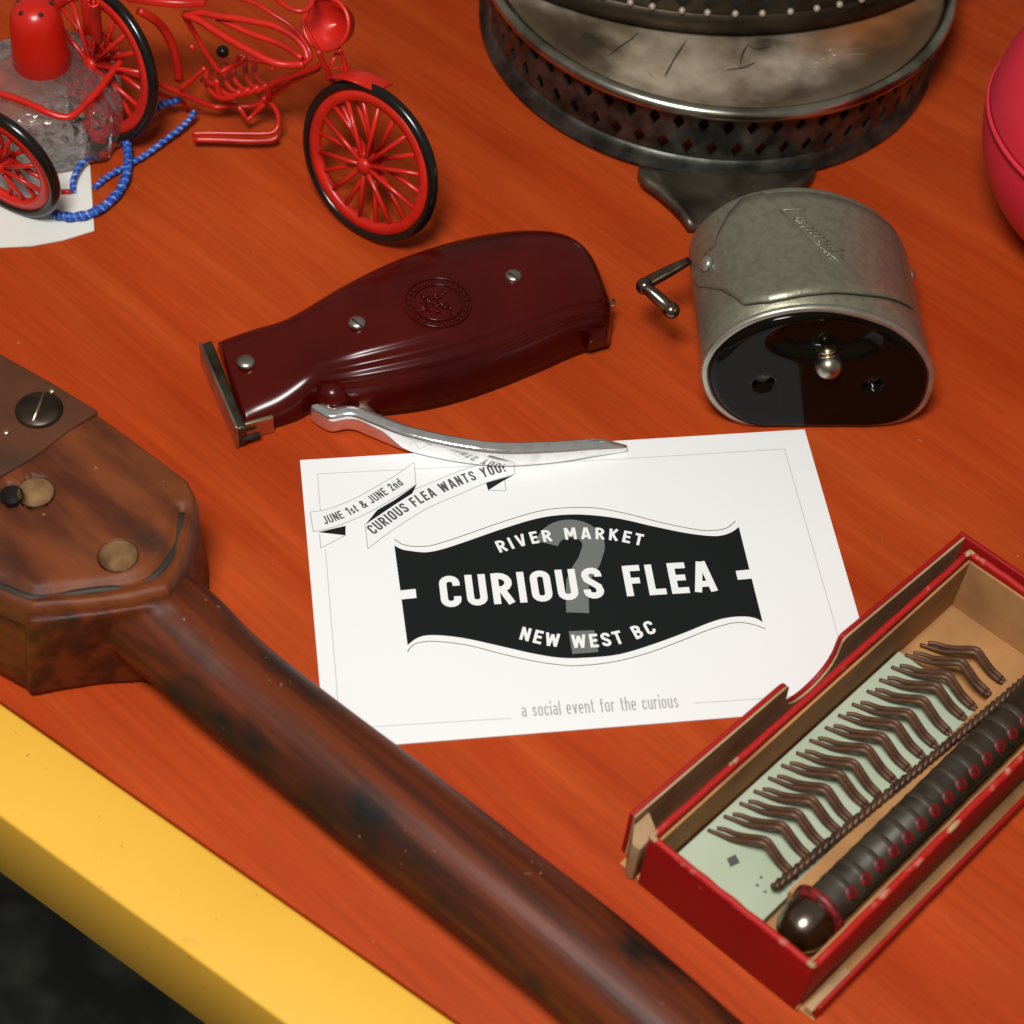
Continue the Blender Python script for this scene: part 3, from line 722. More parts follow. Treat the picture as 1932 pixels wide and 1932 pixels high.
# tapering bracket handle running out under the drum
lf = [(1204,322),(1214,342),(1236,358),(1262,380),(1284,402),(1300,424)]; rt = [(1538,322),(1528,342),(1480,362),(1440,385),(1410,410),(1385,430)]
hl = catmull(PP(lf, .0040), 4); hr_ = catmull(PP(rt, .0040), 4)
rings = []
for a, b in zip(hl, hr_):
    m_ = (a + b) / 2; ring = []
    for k in range(9): 
        s = -1 + 2 * k / 8; q = m_ + (b - a) / 2 * s; ring.append(Vector((q.x, q.y, .0040 + .0018 * (abs(s) ** 6) - .0010 * (1 - s * s))))
    for k in range(9):
        s = 1 - 2 * k / 8; q = m_ + (b - a) / 2 * s; ring.append(Vector((q.x, q.y, .0005 + .0004 * (1 - s * s))))
    rings.append(ring)
obj('bracket_handle', loft(rings), 'darksilver', stand)
# a second, wider dark dish resting off-centre on the plate
UC = Vector((.0377, .3030, 0)); ur = .1187
tier = thing('pierced_dish', 'dark pierced metal dish with beaded edge resting on the silver stand', 'dish', UC + Vector((0, 0, .0290)))
obj('dish_body', lathe([(1e-5, .0290), (.09, .0290), (.1160, .0292), (.1187, .0304), (.1182, .0370), (.1172, .0374), (.1140, .035), (.09, .0340), (1e-5, .0340)], UC, 160), 'darkdish', tier)
ug = obj('pierced_wall', gallery(UC, .1176, .0370, 1, 80, .0095, .0030, .0032), 'darkdish', tier, smooth=False)
md = ug.modifiers.new('thickness', 'SOLIDIFY'); md.thickness = .001; md.offset = -1
bd = obj('bead', sphere(UC + Vector((0, -.1184, .0384)), .0012, seg=10), 'palebead', tier)
for k in range(-12, 13):
    if k:
        a = 2 * pi * (k + random.uniform(-.12, .12)) / 82; c = bd.copy(); COL.objects.link(c); c.parent = tier
        c.location = Vector((sin(a) * .1184, -cos(a) * .1184, 0)) - Vector((0, -.1184, 0))
gl = []
for l in ([(1295,76),(1283,95),(1272,112),(1258,138),(1253,152)], [(1395,128),(1402,100),(1412,84)], [(1412,84),(1425,92),(1450,90)], [(1370,132),(1400,128),(1425,118)], [(1140,118),(1160,96),(1190,75),(1205,60)],
          [(1090,60),(1110,80),(1150,92)], [(1218,128),(1230,146),(1250,150)]):
    gl.append(tube(PP(l, .0279), [.00010] + [.00032 - .00006 * (q_ % 2) for q_ in range(len(l) - 2)] + [.00012], 6, smooth=4))
obj('scratch_mark', merge(*gl), 'soot', stand)
gl = []
for k in range(9):
    y_ = 92 + 8.5 * k + random.uniform(-2, 2); x_ = random.uniform(1530, 1570); l_ = random.uniform(60, 130)
    gl.append(tube(PP([(x_, y_ + 2, .0279), (x_ + l_ * .5, y_, .0279), (x_ + l_, y_ - 3, .0279)]), [.00006, random.uniform(.00012, .00022), .00006], 5, smooth=3))
obj('polish_mark', merge(*gl), 'lipmetal', stand)

# ================================================================== PINK BALL
pc = P(2168, 240, .050); PR = .050
ball = thing('pink_ball_tin', 'glossy pinkish red ball shaped container with a seam round its middle', 'container', (pc.x, pc.y, 0))
def half(z0, z1, r, n=20):
    return [(max(math.sqrt(max(r * r - z * z, 0)), 1e-5), z + .050) for z in [z0 + (z1 - z0) * k / n for k in range(n + 1)]]
obj('lower_shell', lathe([(1e-5, .0002), (.012, .0003)] + half(-.048, .0, PR)[1:] + [(.0506, .0500), (.0506, .0512), (.0498, .0516)], (pc.x, pc.y, 0), 96), 'pink', ball)
obj('lid', lathe([(.0490, .0512), (.0497, .0516)] + [(p, z) for p, z in half(.003, .0494, .0496)] + [(1e-5, .0990)], (pc.x, pc.y, 0), 96), 'pink', ball)

# ================================================================== WOODEN TOOL
tool = thing('wooden_tool', 'dark worn wooden tool with faceted block head and long round handle', 'tool', P(450, 1250))
HZ = .036
topp = [(-70,640),(0,674),(60,700),(190,782),(300,862),(356,905),(372,938),(366,985),(350,1045),(318,1112),(250,1130),(150,1140),(59,1146),(-70,1095)]
botp = [(-70,755),(10,800),(90,850),(200,915),(320,1000),(378,1040),(396,1075),(396,1110),(392,1160),(345,1230),(262,1280),(165,1298),(62,1312),(-70,1240)]
T_ = PP(topp, HZ); B_ = PP(botp, .0004)
tc_ = sum(T_, Vector()) / len(T_)
r1 = [Vector((b.x, b.y, .0004)) for b in B_]
r2 = [b.lerp(Vector((t.x, t.y, b.z)), .6) * 1 for t, b in zip(T_, B_)]
for p, t in zip(r2, T_): p.z = HZ * .45
r3 = [Vector((tc_.x + (t.x - tc_.x) * .985, tc_.y + (t.y - tc_.y) * .985, HZ - .0085)) for t in T_]
r4 = [tc_ + (t - tc_) * .965 for t in T_]
for p in r4: p.z = HZ
headgeo = loft([r1, r2, r3])
HOLES = [(P(67, 928, HZ), .0047), (P(223, 1048, HZ), .0049), (P(22, 934, HZ), .0030)]
def hz(q):
    d = 0
    for c, r in HOLES:
        k = math.hypot(q.x - c.x, q.y - c.y) / r
        if k < 1.15: d = min(d, -.0062 * max(0, 1 - (k / 1.08) ** 3.0)) 
    d += .00035 * sin(q.x * 260 + q.y * 90) * sin(q.y * 170 - q.x * 60)
    ds = 1
    for a_, b_ in zip(GRV[:-1], GRV[1:]):
        ab = b_ - a_; t = max(0, min(1, (q - a_).dot(ab) / ab.length_squared)); ds = min(ds, (q - (a_ + ab * t)).length)
    d -= .0016 * math.exp(-(ds / .0020) ** 2)
    return d
GRV = [Vector((p.x, p.y, 0)) for p in catmull(PP([(-70,1075),(0,1098),(59,1120),(120,1112),(180,1106),(240,1098),(292,1078),(322,1040),(335,1000),(342,962)], HZ), 3)]
TT = []
for a_, b_ in zip(T_, T_[1:] + T_[:1]):
    for k in range(32): TT.append(a_.lerp(b_, k / 32))
NQ = 110; V = []; Fc = []; mi = []
for j in range(NQ + 1):
    t = j / NQ
    for p in TT:
        q = tc_ + (p - tc_) * (t * .985 if t < .97 else .955 + (t - .97) * 1.5); e = max(0, (t - .955) / .045)
        V.append(Vector((q.x, q.y, HZ - .0025 * (1 - math.sqrt(max(0, 1 - e * e))) + hz(Vector((q.x, q.y, 0))) * (1 if t < .96 else .3))))
nT = len(TT)
for j in range(NQ):
    for k in range(nT):
        l = (k + 1) % nT; f_ = (j * nT + k, j * nT + l, (j + 1) * nT + l, (j + 1) * nT + k); Fc.append(f_)
        mi.append(0)
base_ = NQ * nT
for p in TT: V.append(Vector((tc_.x + (p.x - tc_.x) * 1.001, tc_.y + (p.y - tc_.y) * 1.001, HZ - .0095)))
for k in range(nT):
    l = (k + 1) % nT; Fc.append((base_ + k, base_ + l, base_ + nT + l, base_ + nT + k))
hf = obj('top_face', (V, Fc), 'headwood', tool)
hf.data.materials.append(MT['tan'])
for hn, (c, r) in enumerate(HOLES):
    obj('countersunk_hole', lathe([(max(r * k, 1e-5), -.0062 * (1 - (k / 1.08) ** 3) + (.0011 if hn < 2 else .0016)) for k in [i / 16 for i in range(17)]], c, 40), 'tan' if hn < 2 else 'hole', tool)
obj('dark_groove', tube([Vector((p.x, p.y, HZ - .0023 - .0003 * sin(i * .9))) for i, p in enumerate(GRV)], .0012, 8), 'soot', tool)
# raised ridge facet at the front of the head: sloped wedge over the groove
pl = [(-70,628),(0,666),(100,722),(186,775),(128,812),(62,862),(0,898),(-70,940)]
pt_ = PP(pl, HZ + .0011)
pb_ = [Vector((p.x, p.y, HZ - .001)) for p in pt_]
obj('cover_plate', loft([pb_, pt_]), 'darkplate', tool, smooth=False, bevel=.0007)
scn = P(74, 774, HZ + .0013)
sw = obj('slotted_screw', lathe([(.0063, -.001), (.0063, .0004), (.0056, .0010), (.003, .0013), (1e-5, .0014)], scn, 36), 'screw', tool)
sd = (P(84, 750, HZ) - P(64, 800, HZ)).normalized() * .0052
obj('screw_slot', tube([scn - sd + Vector((0, 0, .0013)), scn + sd + Vector((0, 0, .0013))], .00045, 6), 'brass', sw)
obj('plate_pin', merge(dome(P(98, 738, HZ + .0013), .0011, .0008), dome(P(12, 816, HZ + .0013), .0011, .0008)), 'brass', tool)
# handle
hc = [(215,1115,.016,.0095),(262,1145,.0175,.0128),(308,1176,.0180,.0140),(352,1211,.0176,.0138),(398,1256,.0165,.0134),(468,1316,.0152,.0132),(606,1426,.0147,.0134),(740,1531,.0147,.0137),(940,1688,.0147,.0136),(1118,1830,.0147,.0137),(1338,2026,.0147,.0137),(1460,2147,.0147,.0135)]
hgeo = tube([P(a, b, z) for a, b, z, r in hc], [r for a, b, z, r in hc], 40, smooth=6)
web = loft([PP([(52,1317),(117,1303),(188,1292),(262,1290),(316,1308),(360,1240),(250,1120),(60,1130)], .0012), PP([(50,1255),(115,1242),(185,1230),(262,1222),(322,1225),(352,1195),(250,1110),(60,1120)], .0150), PP([(47,1176),(110,1170),(180,1162),(255,1150),(300,1142),(340,1138),(250,1090),(60,1100)], .0325)])
bo = obj('carved_body', merge(headgeo, hgeo, web), 'oldwood', tool)
rm = bo.modifiers.new('one_piece', 'REMESH'); rm.mode = 'VOXEL'; rm.voxel_size = .0009; rm.use_smooth_shade = True
sm = bo.modifiers.new('worn_smooth', 'SMOOTH'); sm.factor = .5; sm.iterations = 14

# ================================================================== RED BOX
BH = .0235
A = P(1222, 1579, BH); B = P(1536, 1830, BH); D = P(1828, 1035, BH)
bu = (D - A); LEN = bu.length; bu.normalize()
bv = Vector((bu.y, -bu.x, 0)); 
WID = abs((B - A).dot(bv))
sk = (B - A).dot(bu)
def BX(u, v, z):            # u along the box away from the near end, v across from left to right wall
    return Vector((A.x, A.y, 0)) + bu * (u + sk * (v / WID) * (1 if u < .02 else 1)) + bv * v + Vector((0, 0, z))
def bxbox(u0, u1, v0, v1, z0, z1): return loft([[BX(u0, v0, z), BX(u1, v0, z), BX(u1, v1, z), BX(u0, v1, z)] for z in (z0, z1)])
box = thing('red_box', 'open red cardboard box with worn edges and thumb notch', 'box', BX(LEN / 2, WID / 2, 0))
wt = .0016
obj('box_floor', bxbox(.0, LEN, 0, WID, .0004, .0018), 'kraft', box, smooth=False)
def wall(name, u0, u1, v0, v1, h, m_out='redpaper', z0=.0004, inner=None):
    ww = obj(name, bxbox(u0, u1, v0, v1, z0, h), m_out, box, smooth=False, bevel=.0005)
    return ww
wall('near_wall', -.0002, wt, .0003, WID - .0003, BH)
wall('far_wall', LEN - wt, LEN, .0003, WID - .0003, BH)
wall('side_wall', -.0002 + wt, LEN - wt, 0, wt, BH - .0004)
wall('side_wall', -.0002 + wt, LEN - wt, WID - wt, WID, BH - .0004)
# kraft lining inside
for u0, u1, v0, v1 in ((wt + .0002, LEN - wt - .0002, wt + .0002, wt + .0009), (wt + .0002, LEN - wt - .0002, WID - wt - .0009, WID - wt - .0002), (LEN - wt - .0009, LEN - wt - .0002, wt + .001, WID - wt - .001), (wt + .0002, wt + .0008, wt + .001, WID - wt - .001)):
    obj('lining', bxbox(u0, u1, v0, v1, .002, BH - .0018), 'kraft', box, smooth=False)
# worn paper edges along the rims
for p, q in (((.0008, .0005), (.0008, WID - .0005)), ((.002, .0008), (LEN - .001, .0008)), ((.002, WID - .0008), (LEN - .001, WID - .0008)), ((LEN - .0008, .0005), (LEN - .0008, WID - .0005))):
    n = 24; pts = [BX(p[0] + (q[0] - p[0]) * k / n + random.uniform(-.00012, .00012), p[1] + (q[1] - p[1]) * k / n + random.uniform(-.00012, .00012), BH - .0004 + random.uniform(-.0002, .0002)) for k in range(n + 1)]
    obj('worn_edge', tube(pts, .00098, 8), 'rededge', box)
for u, v, du, dv in ((.0006, .0006, .0032, .0022), (.0006, WID - .0008, .0010, .0018), (LEN - .0008, .0010, .0024, .0020), (.030, .0006, .0040, .0003), (.052, WID - .0006, .0050, .0003)):
    pts = [BX(u + du * t_ * (1 if u < LEN / 2 else -1), v, BH + .0001) for t_ in (1, .6, .3, .1)] + [BX(u, v + dv * t_ * (1 if v < WID / 2 else -1), BH + .0001) for t_ in (0, .3, .7, 1)]
    obj('torn_edge', tube(pts, [.0003] + [random.uniform(.00055, .00085) for _ in pts[2:]] + [.0003], 7, smooth=3), 'kraftlt', box)
# outer lid standing round it: long walls, one with a thumb notch, torn near corner
OH = .0215; ov = -.0068
nu = [BX(u, ov, 0) for u in (0,)]
def u_of(px, py, z):
    q = P(px, py, z); d = q - Vector((A.x, A.y, 0)); v = d.dot(bv); return d.dot(bu) - sk * v / WID, v
un0 = u_of(1473, 1279, OH)[0]; un1 = u_of(1574, 1193, OH)[0]
def notch_profile():
    pts = [(.004, OH * .92)]
    pts += [(un0 - .004, OH), (un0 - .0015, OH)]
    for k in range(13):
        a = pi * k / 12; pts.append((un0 + (un1 - un0) * (1 - cos(a)) / 2, OH - .014 * sin(a) ** .6 - .001))
    pts += [(un1 + .001, OH), (LEN + .004, OH), (LEN + .004, .0004), (.004, .0004)]
    return pts
npf = notch_profile()
def spl(u): return -.0032 * (1 - u / LEN)
obj('lid_wall', loft([[BX(u, v + spl(u), z) for u, z in npf] for v in (ov + .0012, ov + .0025)]), 'redpaper', box, smooth=False, bevel=.0003)
obj('lid_lining', loft([[BX(u, v + spl(u), z - (.0002 if z > .002 else 0)) for u, z in npf] for v in (ov + .0026, ov + .0032)]), 'kraftlt', box, smooth=False)
obj('lid_wall', bxbox(.0015, LEN + .004, WID + .0034, WID + .0046, .0003, .0062), 'redpaper', box, smooth=False, bevel=.0004)
obj('lid_lining', bxbox(.0012, .016, WID + .0012, WID + .0032, .0004, .0032), 'kraftlt', box, smooth=False)
obj('lid_wall', bxbox(LEN + .0041, LEN + .0056, ov + .001, WID + .0046, .0003, OH), 'redpaper', box, smooth=False, bevel=.0004)
obj('lid_base', bxbox(.001, LEN + .003, ov + .0004, WID + .0044, .0001, .00034), 'kraft', box, smooth=False)
tn = [BX(.0035, ov + .0004, 0), BX(.009, ov + .0004, 0), BX(.006, -.0012, 0), BX(-.0005, -.0009, 0), BX(-.001, -.003, 0)]
obj('torn_corner', loft([[Vector((p.x, p.y, z)) for p in tn] if z < .01 else [Vector((p.x, p.y, z + random.uniform(-.001, .001))) for p in tn] for z in (.0004, .017)]), 'kraftlt', box, smooth=False, bevel=.0004)
bw = BX(0, 0, 0)

# mint card with hairpins
MZ = .0062
def mu(px, py, z=MZ): return u_of(px, py, z)
c0 = mu(1284, 1588); c1 = mu(1706, 1236); cr_ = mu(1455, 1716)
mv0 = (c0[1] + c1[1]) / 2; mv1 = WID * .60
mcard = tag(obj('mint_card', loft([[BX(.0030, mv0, z), BX(c1[0], mv0, z), BX(c1[0], mv1, z), BX(.0030, mv1, z)] for z in (.0030, MZ)]), 'mint', None, smooth=False, origin=BX(.03, mv0 + .01, .003)),
            'pale mint green card lying in the red box under a row of hairpins', 'card')
obj('number_print', flat([BX(u, v, MZ + .00005) for u, v in (mu(1371, 1620), mu(1388, 1612), mu(1396, 1628), mu(1378, 1636))]), 'darkgrey', mcard, smooth=False)
obj('ink_speck', merge(*[flat([BX(u + a, v + b, MZ + .00006) for a, b in ((0, 0), (.0007, .0001), (.0006, .0008), (-.0001, .0006))]) for u, v in (mu(1425, 1670), mu(1440, 1682), mu(1432, 1655))]), 'darkgrey', mcard, smooth=False)
def pin_mesh():
    pts = []
    g_ = []
    for dt, dr in ((0, 0), (.0021, .00135)):
        tip = .0012 if dt else 0
        L_ = .0225
        path = [(-.0004 + dt, tip, .0007), (.0006 + dt, .003, .0012), (.0014 + dt, .006, .0020), (.0026 + dt * .9, .009, .0036), (.0036 + dt * .6 + dr * .4, .0115, .0052), (.0046 + dr, .0135, .0058), (.0048 + dr, .016, .0042), (.0050 + dr, .0190, .0022), (.0053 + dr, L_, .0012)]
        g_.append(tube([Vector(p) for p in path], [.00048, .00058, .00064, .0007, .00076, .0008, .0008, .00078, .0007], 8, smooth=4))
    # closed bend at the far end
    g_.append(tube([Vector((.0053, .0225, .0012)), Vector((.0058, .0236, .0012)), Vector((.0063, .0236, .0012)), Vector((.00665, .0225, .0012))], .00055, 8, smooth=4))
    return merge(*g_)
pv, pf = pin_mesh()
pme = bpy.data.meshes.new('hairpin'); 
pme.from_pydata([tuple(bu * p.x + bv * p.y + Vector((0, 0, p.z))) for p in pv], [], pf); pme.update()
for q in pme.polygons: q.use_smooth = True
pme.materials.append(MT['pin'])
ps0 = mu(1339, 1567); ps1 = mu(1708, 1238)
ORD = ['nearest', 'second', 'third', 'fourth', 'fifth', 'sixth', 'seventh', 'eighth', 'ninth', 'tenth', 'eleventh', 'twelfth', 'thirteenth', 'fourteenth', 'fifteenth']
for k in range(16):
    if k < 15:
        t = k / 14; u = ps0[0] + (ps1[0] - ps0[0]) * t; v = ps0[1] + (ps1[1] - ps0[1]) * t; z = MZ
        lab = ('wavy brown hairpin nearest the dark knob, first in the mint card row' if k == 0 else
               'wavy brown hairpin on mint card, %s in the row from the dark knob' % ORD[k])
    else:
        u, v = mu(1738, 1214, .003); z = .0024; lab = 'single loose wavy hairpin past the mint card end, on bare brown cardboard'
    o = bpy.data.objects.new('hairpin', pme); COL.objects.link(o)
    o.location = BX(u + random.uniform(-.0003, .0003), v + random.uniform(-.0003, .0003), z)
    o.rotation_euler = (0, 0, random.uniform(-.03, .03))
    tag(o, lab, 'hairpin', 'wavy brown hairpins in the red box')

# brown twisted wire bar over the ends of the pins
b0_ = mu(1462, 1672, .011); b1_ = (LEN - .006, mu(1925, 1296, .011)[1])
n = 150; gl = []
for ph in (0, pi):
    pts = []
    for k in range(n + 1):
        t = k / n; u = b0_[0] + (b1_[0] - b0_[0]) * t; v = b0_[1] + (b1_[1] - b0_[1]) * t; a = ph + t * 2 * pi * 24
        pts.append(BX(u, v + .0005 * cos(a), .0103 + .0005 * sin(a)))
    gl.append(tube(pts, [.00085 * random.uniform(.92, 1.06) for _ in pts], 7))
tag(obj('twisted_wire_bar', merge(*gl), 'bar', None, origin=BX(LEN / 2, b0_[1], .0095)), 'long brown twisted wire bar lying across the hairpin ends in the red box', 'wire')
# folded kraft strip
k0 = mu(1516, 1643, .006); k1 = mu(1876, 1372, .006)
kv = (k0[1] + k1[1]) / 2
tag(obj('cardboard_strip', bxbox(.020, LEN - .004, kv - .0022, kv + .0018, .0019, .0088), 'kraft', None, smooth=False, origin=BX(LEN / 2, kv, .0019)), 'narrow brown cardboard strip standing between hairpins and ribbed rod in red box', 'cardboard')
# ribbed rod with round knob
q0 = mu(1520, 1738, .0095); rv = WID - wt - .0098; rz = .0098; rr_ = .0062
rod = thing('ribbed_rod', 'dark metal rod with modelled red reflections and shiny round knob end in the red box', 'rod', BX(.02, rv, .002))
u0r = max(q0[0], .0085)
def RX(u, r, n=32): return tube([BX(u, rv, rz), BX(u + .001, rv, rz)], r, n)
obj('shaft', tube([BX(u0r + .004, rv, rz), BX(LEN - .005, rv, rz)], rr_ * .86, 32), 'ribdark', rod)
zax = (BX(u0r + .01, rv, rz) - BX(u0r, rv, rz)).normalized(); X_, Y_, Z_ = basis(zax)
obj('knob', lathe([(1e-5, -.0082), (.0026, -.0078), (.0046, -.0064), (.0060, -.0042), (.0067, -.0015), (.0066, .0012), (.0060, .003)], BX(u0r, rv, rz), 36, (X_, Y_, Z_)), 'knobmetal', rod)
obj('red_collar', lathe([(.0058, .0028), (.0074, .0032), (.0076, .0048), (.0060, .0054)], BX(u0r, rv, rz), 36, (X_, Y_, Z_)), 'redcollar_reflection', rod)
nrib = 14
rme = None
for k in range(nrib):
    cen = BX(u0r + .0118 + k * .00555, rv, rz)
    if rme is None:
        rme = obj('rib', lathe([(rr_ * .82, -.0014), (rr_ * .87, -.0010), (rr_ * .885, 0), (rr_ * .87, .0010), (rr_ * .82, .0014)], cen, 28, (X_, Y_, Z_)), 'ribdark', rod)
        side = (bv * .62 + Vector((0, 0, .78))); ta = Z_.cross(side).normalized()
        sme = obj('reflection_stud', sphere(cen + side.normalized() * rr_ * .80, .0020, sz=.42, seg=16, axes=(ta, Z_, side.normalized())), 'redcollar_reflection', rod)  # red bumps stand in for red reflected along the rod
        base0 = cen
    else:
        for src_ in (rme, sme):
            c = src_.copy(); COL.objects.link(c); c.parent = rod; c.location = cen - base0

# ================================================================== PAPER TAG, SHAKER
pt = PP([(-60,470),(0,469),(60,466),(120,455),(178,437),(174,375),(170,312),(80,318),(-60,330)], .0)
tag(obj('paper_tag', prism(pt, .0002, .0006), 'paper', None, smooth=False, origin=P(60, 400)), 'plain white paper tag under the glass shaker and the small red wheel', 'paper')
gh = .0285
gc = P(80, 118, gh); gc = Vector((gc.x, gc.y, 0))
shk = thing('glass_shaker', 'square textured glass shaker with domed red cap behind a red wire frame', 'shaker', gc)
rings = []
for z, r, ex in ((.0007, .0195, 3.0), (.002, .0212, 3.0), (.006, .0218, 3.0), (.012, .0224, 3.0), (.017, .0230, 3.0), (.0205, .0230, 3.0), (.0232, .0218, 2.8), (.0252, .0188, 2.6), (.0268, .0140, 2.3), (.0282, .0100, 2), (.0290, .0085, 2)):
    ring = []
    for k in range(96):
        a = 2 * pi * k / 96; c = math.copysign(abs(cos(a)) ** (2 / ex), cos(a)); s = math.copysign(abs(sin(a)) ** (2 / ex), sin(a))
        rp = r * (1 + (.030 * cos(a * 12) if z < .022 else 0) + random.uniform(-.006, .006) * (1 if z < .025 else .2))
        v = Vector((c * rp, s * rp, z)); v.rotate(Quaternion((0, 0, 1), radians(24))); ring.append(gc + v)
    rings.append(ring)
obj('glass_body', loft(rings), 'glass', shk)
obj('cap', lathe([(r, z - .0140) for r, z in [(.0088, .0420), (.0091, .0428), (.0088, .050), (.0083, .0570), (.0078, .0605), (.0066, .0634), (.0045, .0652), (.002, .0660), (1e-5, .0661)]], gc, 48), 'redcap', shk)
for k in range(5):
    a = 2 * pi * k / 5 + .35; q = gc + Vector((cos(a) * .0052, sin(a) * .0052, .0507)); nn = Vector((cos(a) * .55, sin(a) * .55, 1))
    obj('shake_hole', dome(q, .0008, .0003, nn, 12), 'hole', shk)

# ================================================================== RED WIRE MOTORCYCLE
bike = thing('wire_motorcycle', 'red wire model motorcycle and sidecar with black tyred spoked wheels', 'model motorcycle', P(420, 250))
def wheel(c, n, R, nsp, tr):
    X, Y, Z = basis(n); rim_r = R - tr * 1.9
    rim = lathe([(rim_r - .0030, -.0011), (rim_r, -.0013), (rim_r + .0006, 0), (rim_r, .0013), (rim_r - .0030, .0011), (rim_r - .0034, 0), (rim_r - .0030, -.0011)], c, 64, (X, Y, Z))
    hub = lathe([(1e-5, -.0042), (.0021, -.0040), (.0026, -.003), (.0026, .003), (.0021, .0040), (1e-5, .0042)], c, 20, (X, Y, Z))
    wh = obj('wheel', merge(rim, hub), 'wire', bike)
    obj('tyre', lathe([(R - tr + tr * cos(a), tr * 1.05 * sin(a)) for a in [2 * pi * k / 14 for k in range(15)]], c, 72, (X, Y, Z)), 'tyre', wh)
    sp = None
    for k in range(nsp):
        a = 2 * pi * k / nsp; d = X * cos(a) + Y * sin(a); s = .0022 if k % 2 else -.0022
        obj('spoke', tube([c + d * .002 + Z * s, c + d * (rim_r - .002)], .00080, 6), 'wire', wh)
    return wh
nF = Vector((-.531, -.821, .209)); nS = Vector((-.391, -.917, -.04))
wheel(P(697, 307, .0262), nF, .0264, 20, .0017)
wheel(P(182, 118, .0262), nF, .0264, 20, .0017)
wheel(P(6, 306, .0208), nS, .0208, 16, .0018)
def W(name, pts, r=.0011, smooth=5, m='wire', closed=False, seg=8): return obj(name, tube(PP(pts), r * .74, seg, closed=closed, smooth=smooth), m, bike)
W('fork_blade', [(600,96,.058),(612,122,.052),(633,168,.042),(660,230,.034),(694,305,.028)], .0013)
W('fork_blade', [(640,92,.056),(648,112,.052),(660,160,.044),(690,240,.034),(706,300,.026)], .0010)
W('fork_bracket', [(642,99,.052),(657,128,.048),(620,129,.048),(636,100,.052)], .0010, smooth=0)
# mudguard strip over the front tyre
mg = catmull(PP([(628,140,.045),(650,137,.050),(680,144,.053),(726,164,.050)]), 5)
sd_ = nF.cross(Vector((0, 0, 1))).normalized(); ax = nF.normalized()
obj('front_mudguard', loft([[p - ax * .0040 + Vector((0, 0, .0000)), p + ax * .0040, p + ax * .0040 + Vector((0, 0, -.0009)), p - ax * .0040 + Vector((0, 0, -.0009))] for p in mg]), 'wire', bike, smooth=False, bevel=.0003)
# headlight bowl
hcn = P(620, 45, .060); hx = basis(Vector((-.35, -.75, .55)))
obj('headlight', lathe([(r * 1.14, z * 1.5) for r, z in [(1e-5, -.0065), (.003, -.006), (.0055, -.0035), (.0066, .000), (.0068, .0012), (.0062, .0010), (.0045, -.002), (1e-5, -.0035)]], hcn, 32, hx), 'wire', bike)
obj('headlight_ring', tube([hcn + hx[2] * .0018 + hx[0] * .00765 * cos(a) + hx[1] * .00765 * sin(a) for a in [2 * pi * k / 40 for k in range(40)]], .0007, 8, closed=True), 'wire', bike)
W('headlight_stay', [(594,-10,.066),(580,20,.062),(576,48,.058),(592,80,.056),(604,98,.057)], .0010)
W('handlebar', [(505,-25,.070),(520,-6,.070),(540,12,.070),(566,21,.070),(585,12,.070),(594,-18,.070)], .0011)
# tank loops
W('fuel_tank_wire', [(347,27,.046),(375,38,.046),(409,60,.045),(462,91,.044),(514,117,.043),(545,122,.043),(574,121,.044)], .0017)
W('fuel_tank_wire', [(347,27,.046),(380,24,.048),(409,30,.049),(455,36,.050),(514,48,.051),(553,68,.050),(575,92,.048),(580,112,.046)], .0015)
W('fuel_tank_wire', [(440,-8,.056),(480,6,.056),(514,26,.055),(548,48,.053),(572,74,.051),(584,96,.049),(585,110,.047),(574,120,.045)], .0010)
W('fuel_tank_wire', [(409,34,.047),(470,62,.046),(530,84,.046),(570,110,.046)], .0013)
# seat
st_ = catmull(PP([(236,-6,.050),(290,2,.052),(345,6,.052),(388,5,.051)]), 5)
obj('seat', loft([[p + Vector((0, .0065, .001)), p + Vector((0, -.0005, .0008)), p + Vector((0, -.001, -.0014)), p + Vector((0, .006, -.0014))] for p in st_]), 'wire', bike, bevel=.0006)
# frame tubes
W('frame_tube', [(347,29,.045),(368,64,.036),(392,105,.028),(415,137,.022)], .0012)
W('frame_tube', [(415,137,.022),(436,126,.024),(455,118,.028),(462,104,.030)], .0011)
W('frame_tube', [(608,118,.050),(598,126,.047),(560,140,.038),(514,158,.028),(506,185,.018)], .0014)
W('frame_tube', [(600,130,.044),(560,150,.034),(530,168,.024),(506,188,.016)], .0011)
W('frame_tube', [(222,100,.030),(227,135,.026),(262,146,.024),(305,160,.020),(345,178,.015),(383,194,.010),(408,202,.008),(434,199,.009)], .0012)
W('frame_tube', [(340,168,.018),(365,148,.022),(388,127,.026)], .0011)
W('frame_tube', [(360,84,.030),(366,96,.028)], .0010, smooth=0)
W('frame_tube', [(380,150,.018),(405,160,.015),(420,172,.012)], .0011)
W('frame_tube', [(450,200,.012),(466,228,.006),(486,208,.010),(508,186,.016)], .0012, smooth=0)
W('exhaust_pipe', [(362,252,.007),(400,251,.007),(450,252,.007),(496,252,.007),(516,249,.0075),(525,236,.009),(524,215,.012),(512,196,.015),(496,184,.018)], .0011)
W('exhaust_pipe', [(364,263,.005),(420,264,.005),(470,266,.005),(512,264,.005),(524,256,.006)], .0013)
W('rear_mudguard', [(262,20,.048),(284,32,.045),(305,50,.040),(322,78,.033),(333,112,.025),(338,150,.016)], .0020)
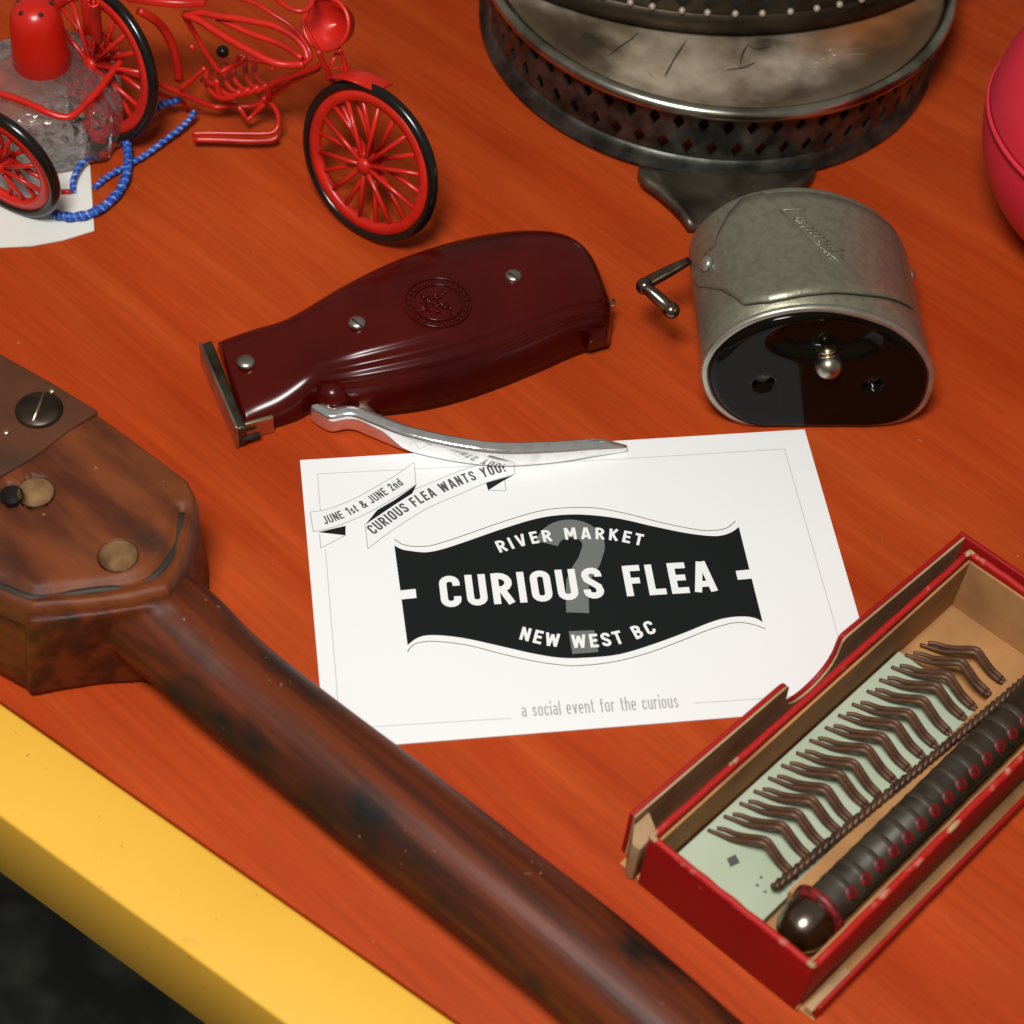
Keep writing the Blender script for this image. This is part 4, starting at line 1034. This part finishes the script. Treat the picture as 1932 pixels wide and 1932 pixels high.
# engine coil
for k in range(6):
    c = Vector((425 + 17 * k, 162 - 4.5 * k)); z = .017 + .0012 * k
    pts = []
    for q in range(15):
        a = radians(150 + 175 * q / 14)
        pts.append((c.x + 36 * cos(a) * (1 if k < 4 else .85), c.y - 40 * sin(a) * .95 - 14, z + .005 * cos(a * .9)))
    obj('engine_coil', tube(PP(pts), .0009, 8), 'wire', bike)
W('engine_coil', [(448,120,.026),(452,104,.029),(470,112,.028),(510,120,.026),(514,134,.024)], .0010)
W('engine_coil', [(408,150,.020),(414,180,.014),(432,196,.010),(470,200,.009),(505,188,.013)], .0012)
obj('shadow_gap_ball', sphere(P(420, 97, .026), .0021), 'tyre', bike)  # black ball standing in for a shaded gap between the engine wires
# sidecar
W('sidecar_rail', [(-30,168,.030),(0,177,.030),(30,186,.030),(57,197,.030),(85,210,.030),(118,221,.029),(140,216,.029),(165,192,.029),(188,168,.029),(210,138,.029),(226,117,.029),(224,102,.030),(200,92,.032)], .0015)
W('sidecar_strut', [(188,168,.029),(198,205,.018),(209,240,.008),(213,262,.003)], .0012)
W('sidecar_strut', [(288,156,.020),(258,195,.012),(232,228,.007),(216,252,.003)], .0009)
W('sidecar_strut', [(182,286,.0015),(196,272,.0025),(214,270,.003),(220,276,.002)], .0013)
W('sidecar_strut', [(260,146,.022),(300,176,.012),(340,188,.008),(352,205,.003)], .0011)
W('sidecar_axle', [(110,362,.0008),(124,362,.0012),(136,362,.0012)], .0012, smooth=0)
sp0 = P(176, 2, .056); sp1 = P(184, 74, .034)
hp_ = []
axd = (sp1 - sp0); bx = basis(axd)
for k in range(241):
    t = k / 240; a = t * 2 * pi * 20
    hp_.append(sp0 + axd * t + bx[0] * .0015 * cos(a) + bx[1] * .0015 * sin(a))
obj('shock_spring', tube(hp_, .00045, 6), 'wire', bike)
W('shock_rod', [(176,2,.056),(184,74,.034),(196,96,.031)], .0008, smooth=0)
pq = PP([(150,-8,.050),(168,-8,.050),(178,72,.032),(158,66,.032)])
nn = (pq[1] - pq[0]).cross(pq[2] - pq[0]).normalized()
if nn.y > 0: nn = -nn
obj('side_panel', loft([[p for p in pq], [p - nn * .0012 for p in pq]]), 'wire', bike, smooth=False, bevel=.0003)
W('rear_frame', [(196,60,.034),(215,80,.031),(240,60,.034)], .0010)
W('rear_frame', [(226,118,.028),(222,96,.030),(205,84,.033)], .0013)

# ================================================================== BLUE CORD
cord = thing('blue_cord', 'bright blue braided cord looped loosely behind the red wire sidecar', 'cord', P(230, 320))
def twist(name, pts, rad, turns, ns):
    c = catmull(PP(pts), 12); fr = frames(c); N = len(c)
    for s in range(ns):
        line = []
        for i in range(N):
            a = 2 * pi * (s / ns + turns * i / N); t, u, v = fr[i]
            q = c[i] + (u * cos(a) + v * sin(a)) * rad * .55
            line.append(Vector((q.x, q.y, max(q.z, rad * .5))))
        obj(name, tube(line, rad * .52, 6), 'bluelt' if (s == 0) else 'blue', cord)
twist('cord_strand', [(98,402,.0022),(118,408,.0022),(145,409,.0022),(178,400,.0022),(210,378,.0022),(232,348,.0026),(241,315,.003),(241,285,.004),(236,262,.005)], .0016, 22, 4)
twist('cord_strand', [(238,270,.005),(252,244,.006),(275,216,.007),(303,199,.008),(338,188,.009)], .0014, 14, 3)
twist('cord_strand', [(368,212,.006),(345,238,.004),(312,264,.003),(275,292,.002),(240,312,.002),(205,332,.0016),(178,354,.0012)], .0011, 20, 3)
twist('cord_strand', [(184,290,.003),(165,298,.004),(147,318,.004),(138,342,.003),(138,362,.0015)], .0010, 8, 3)
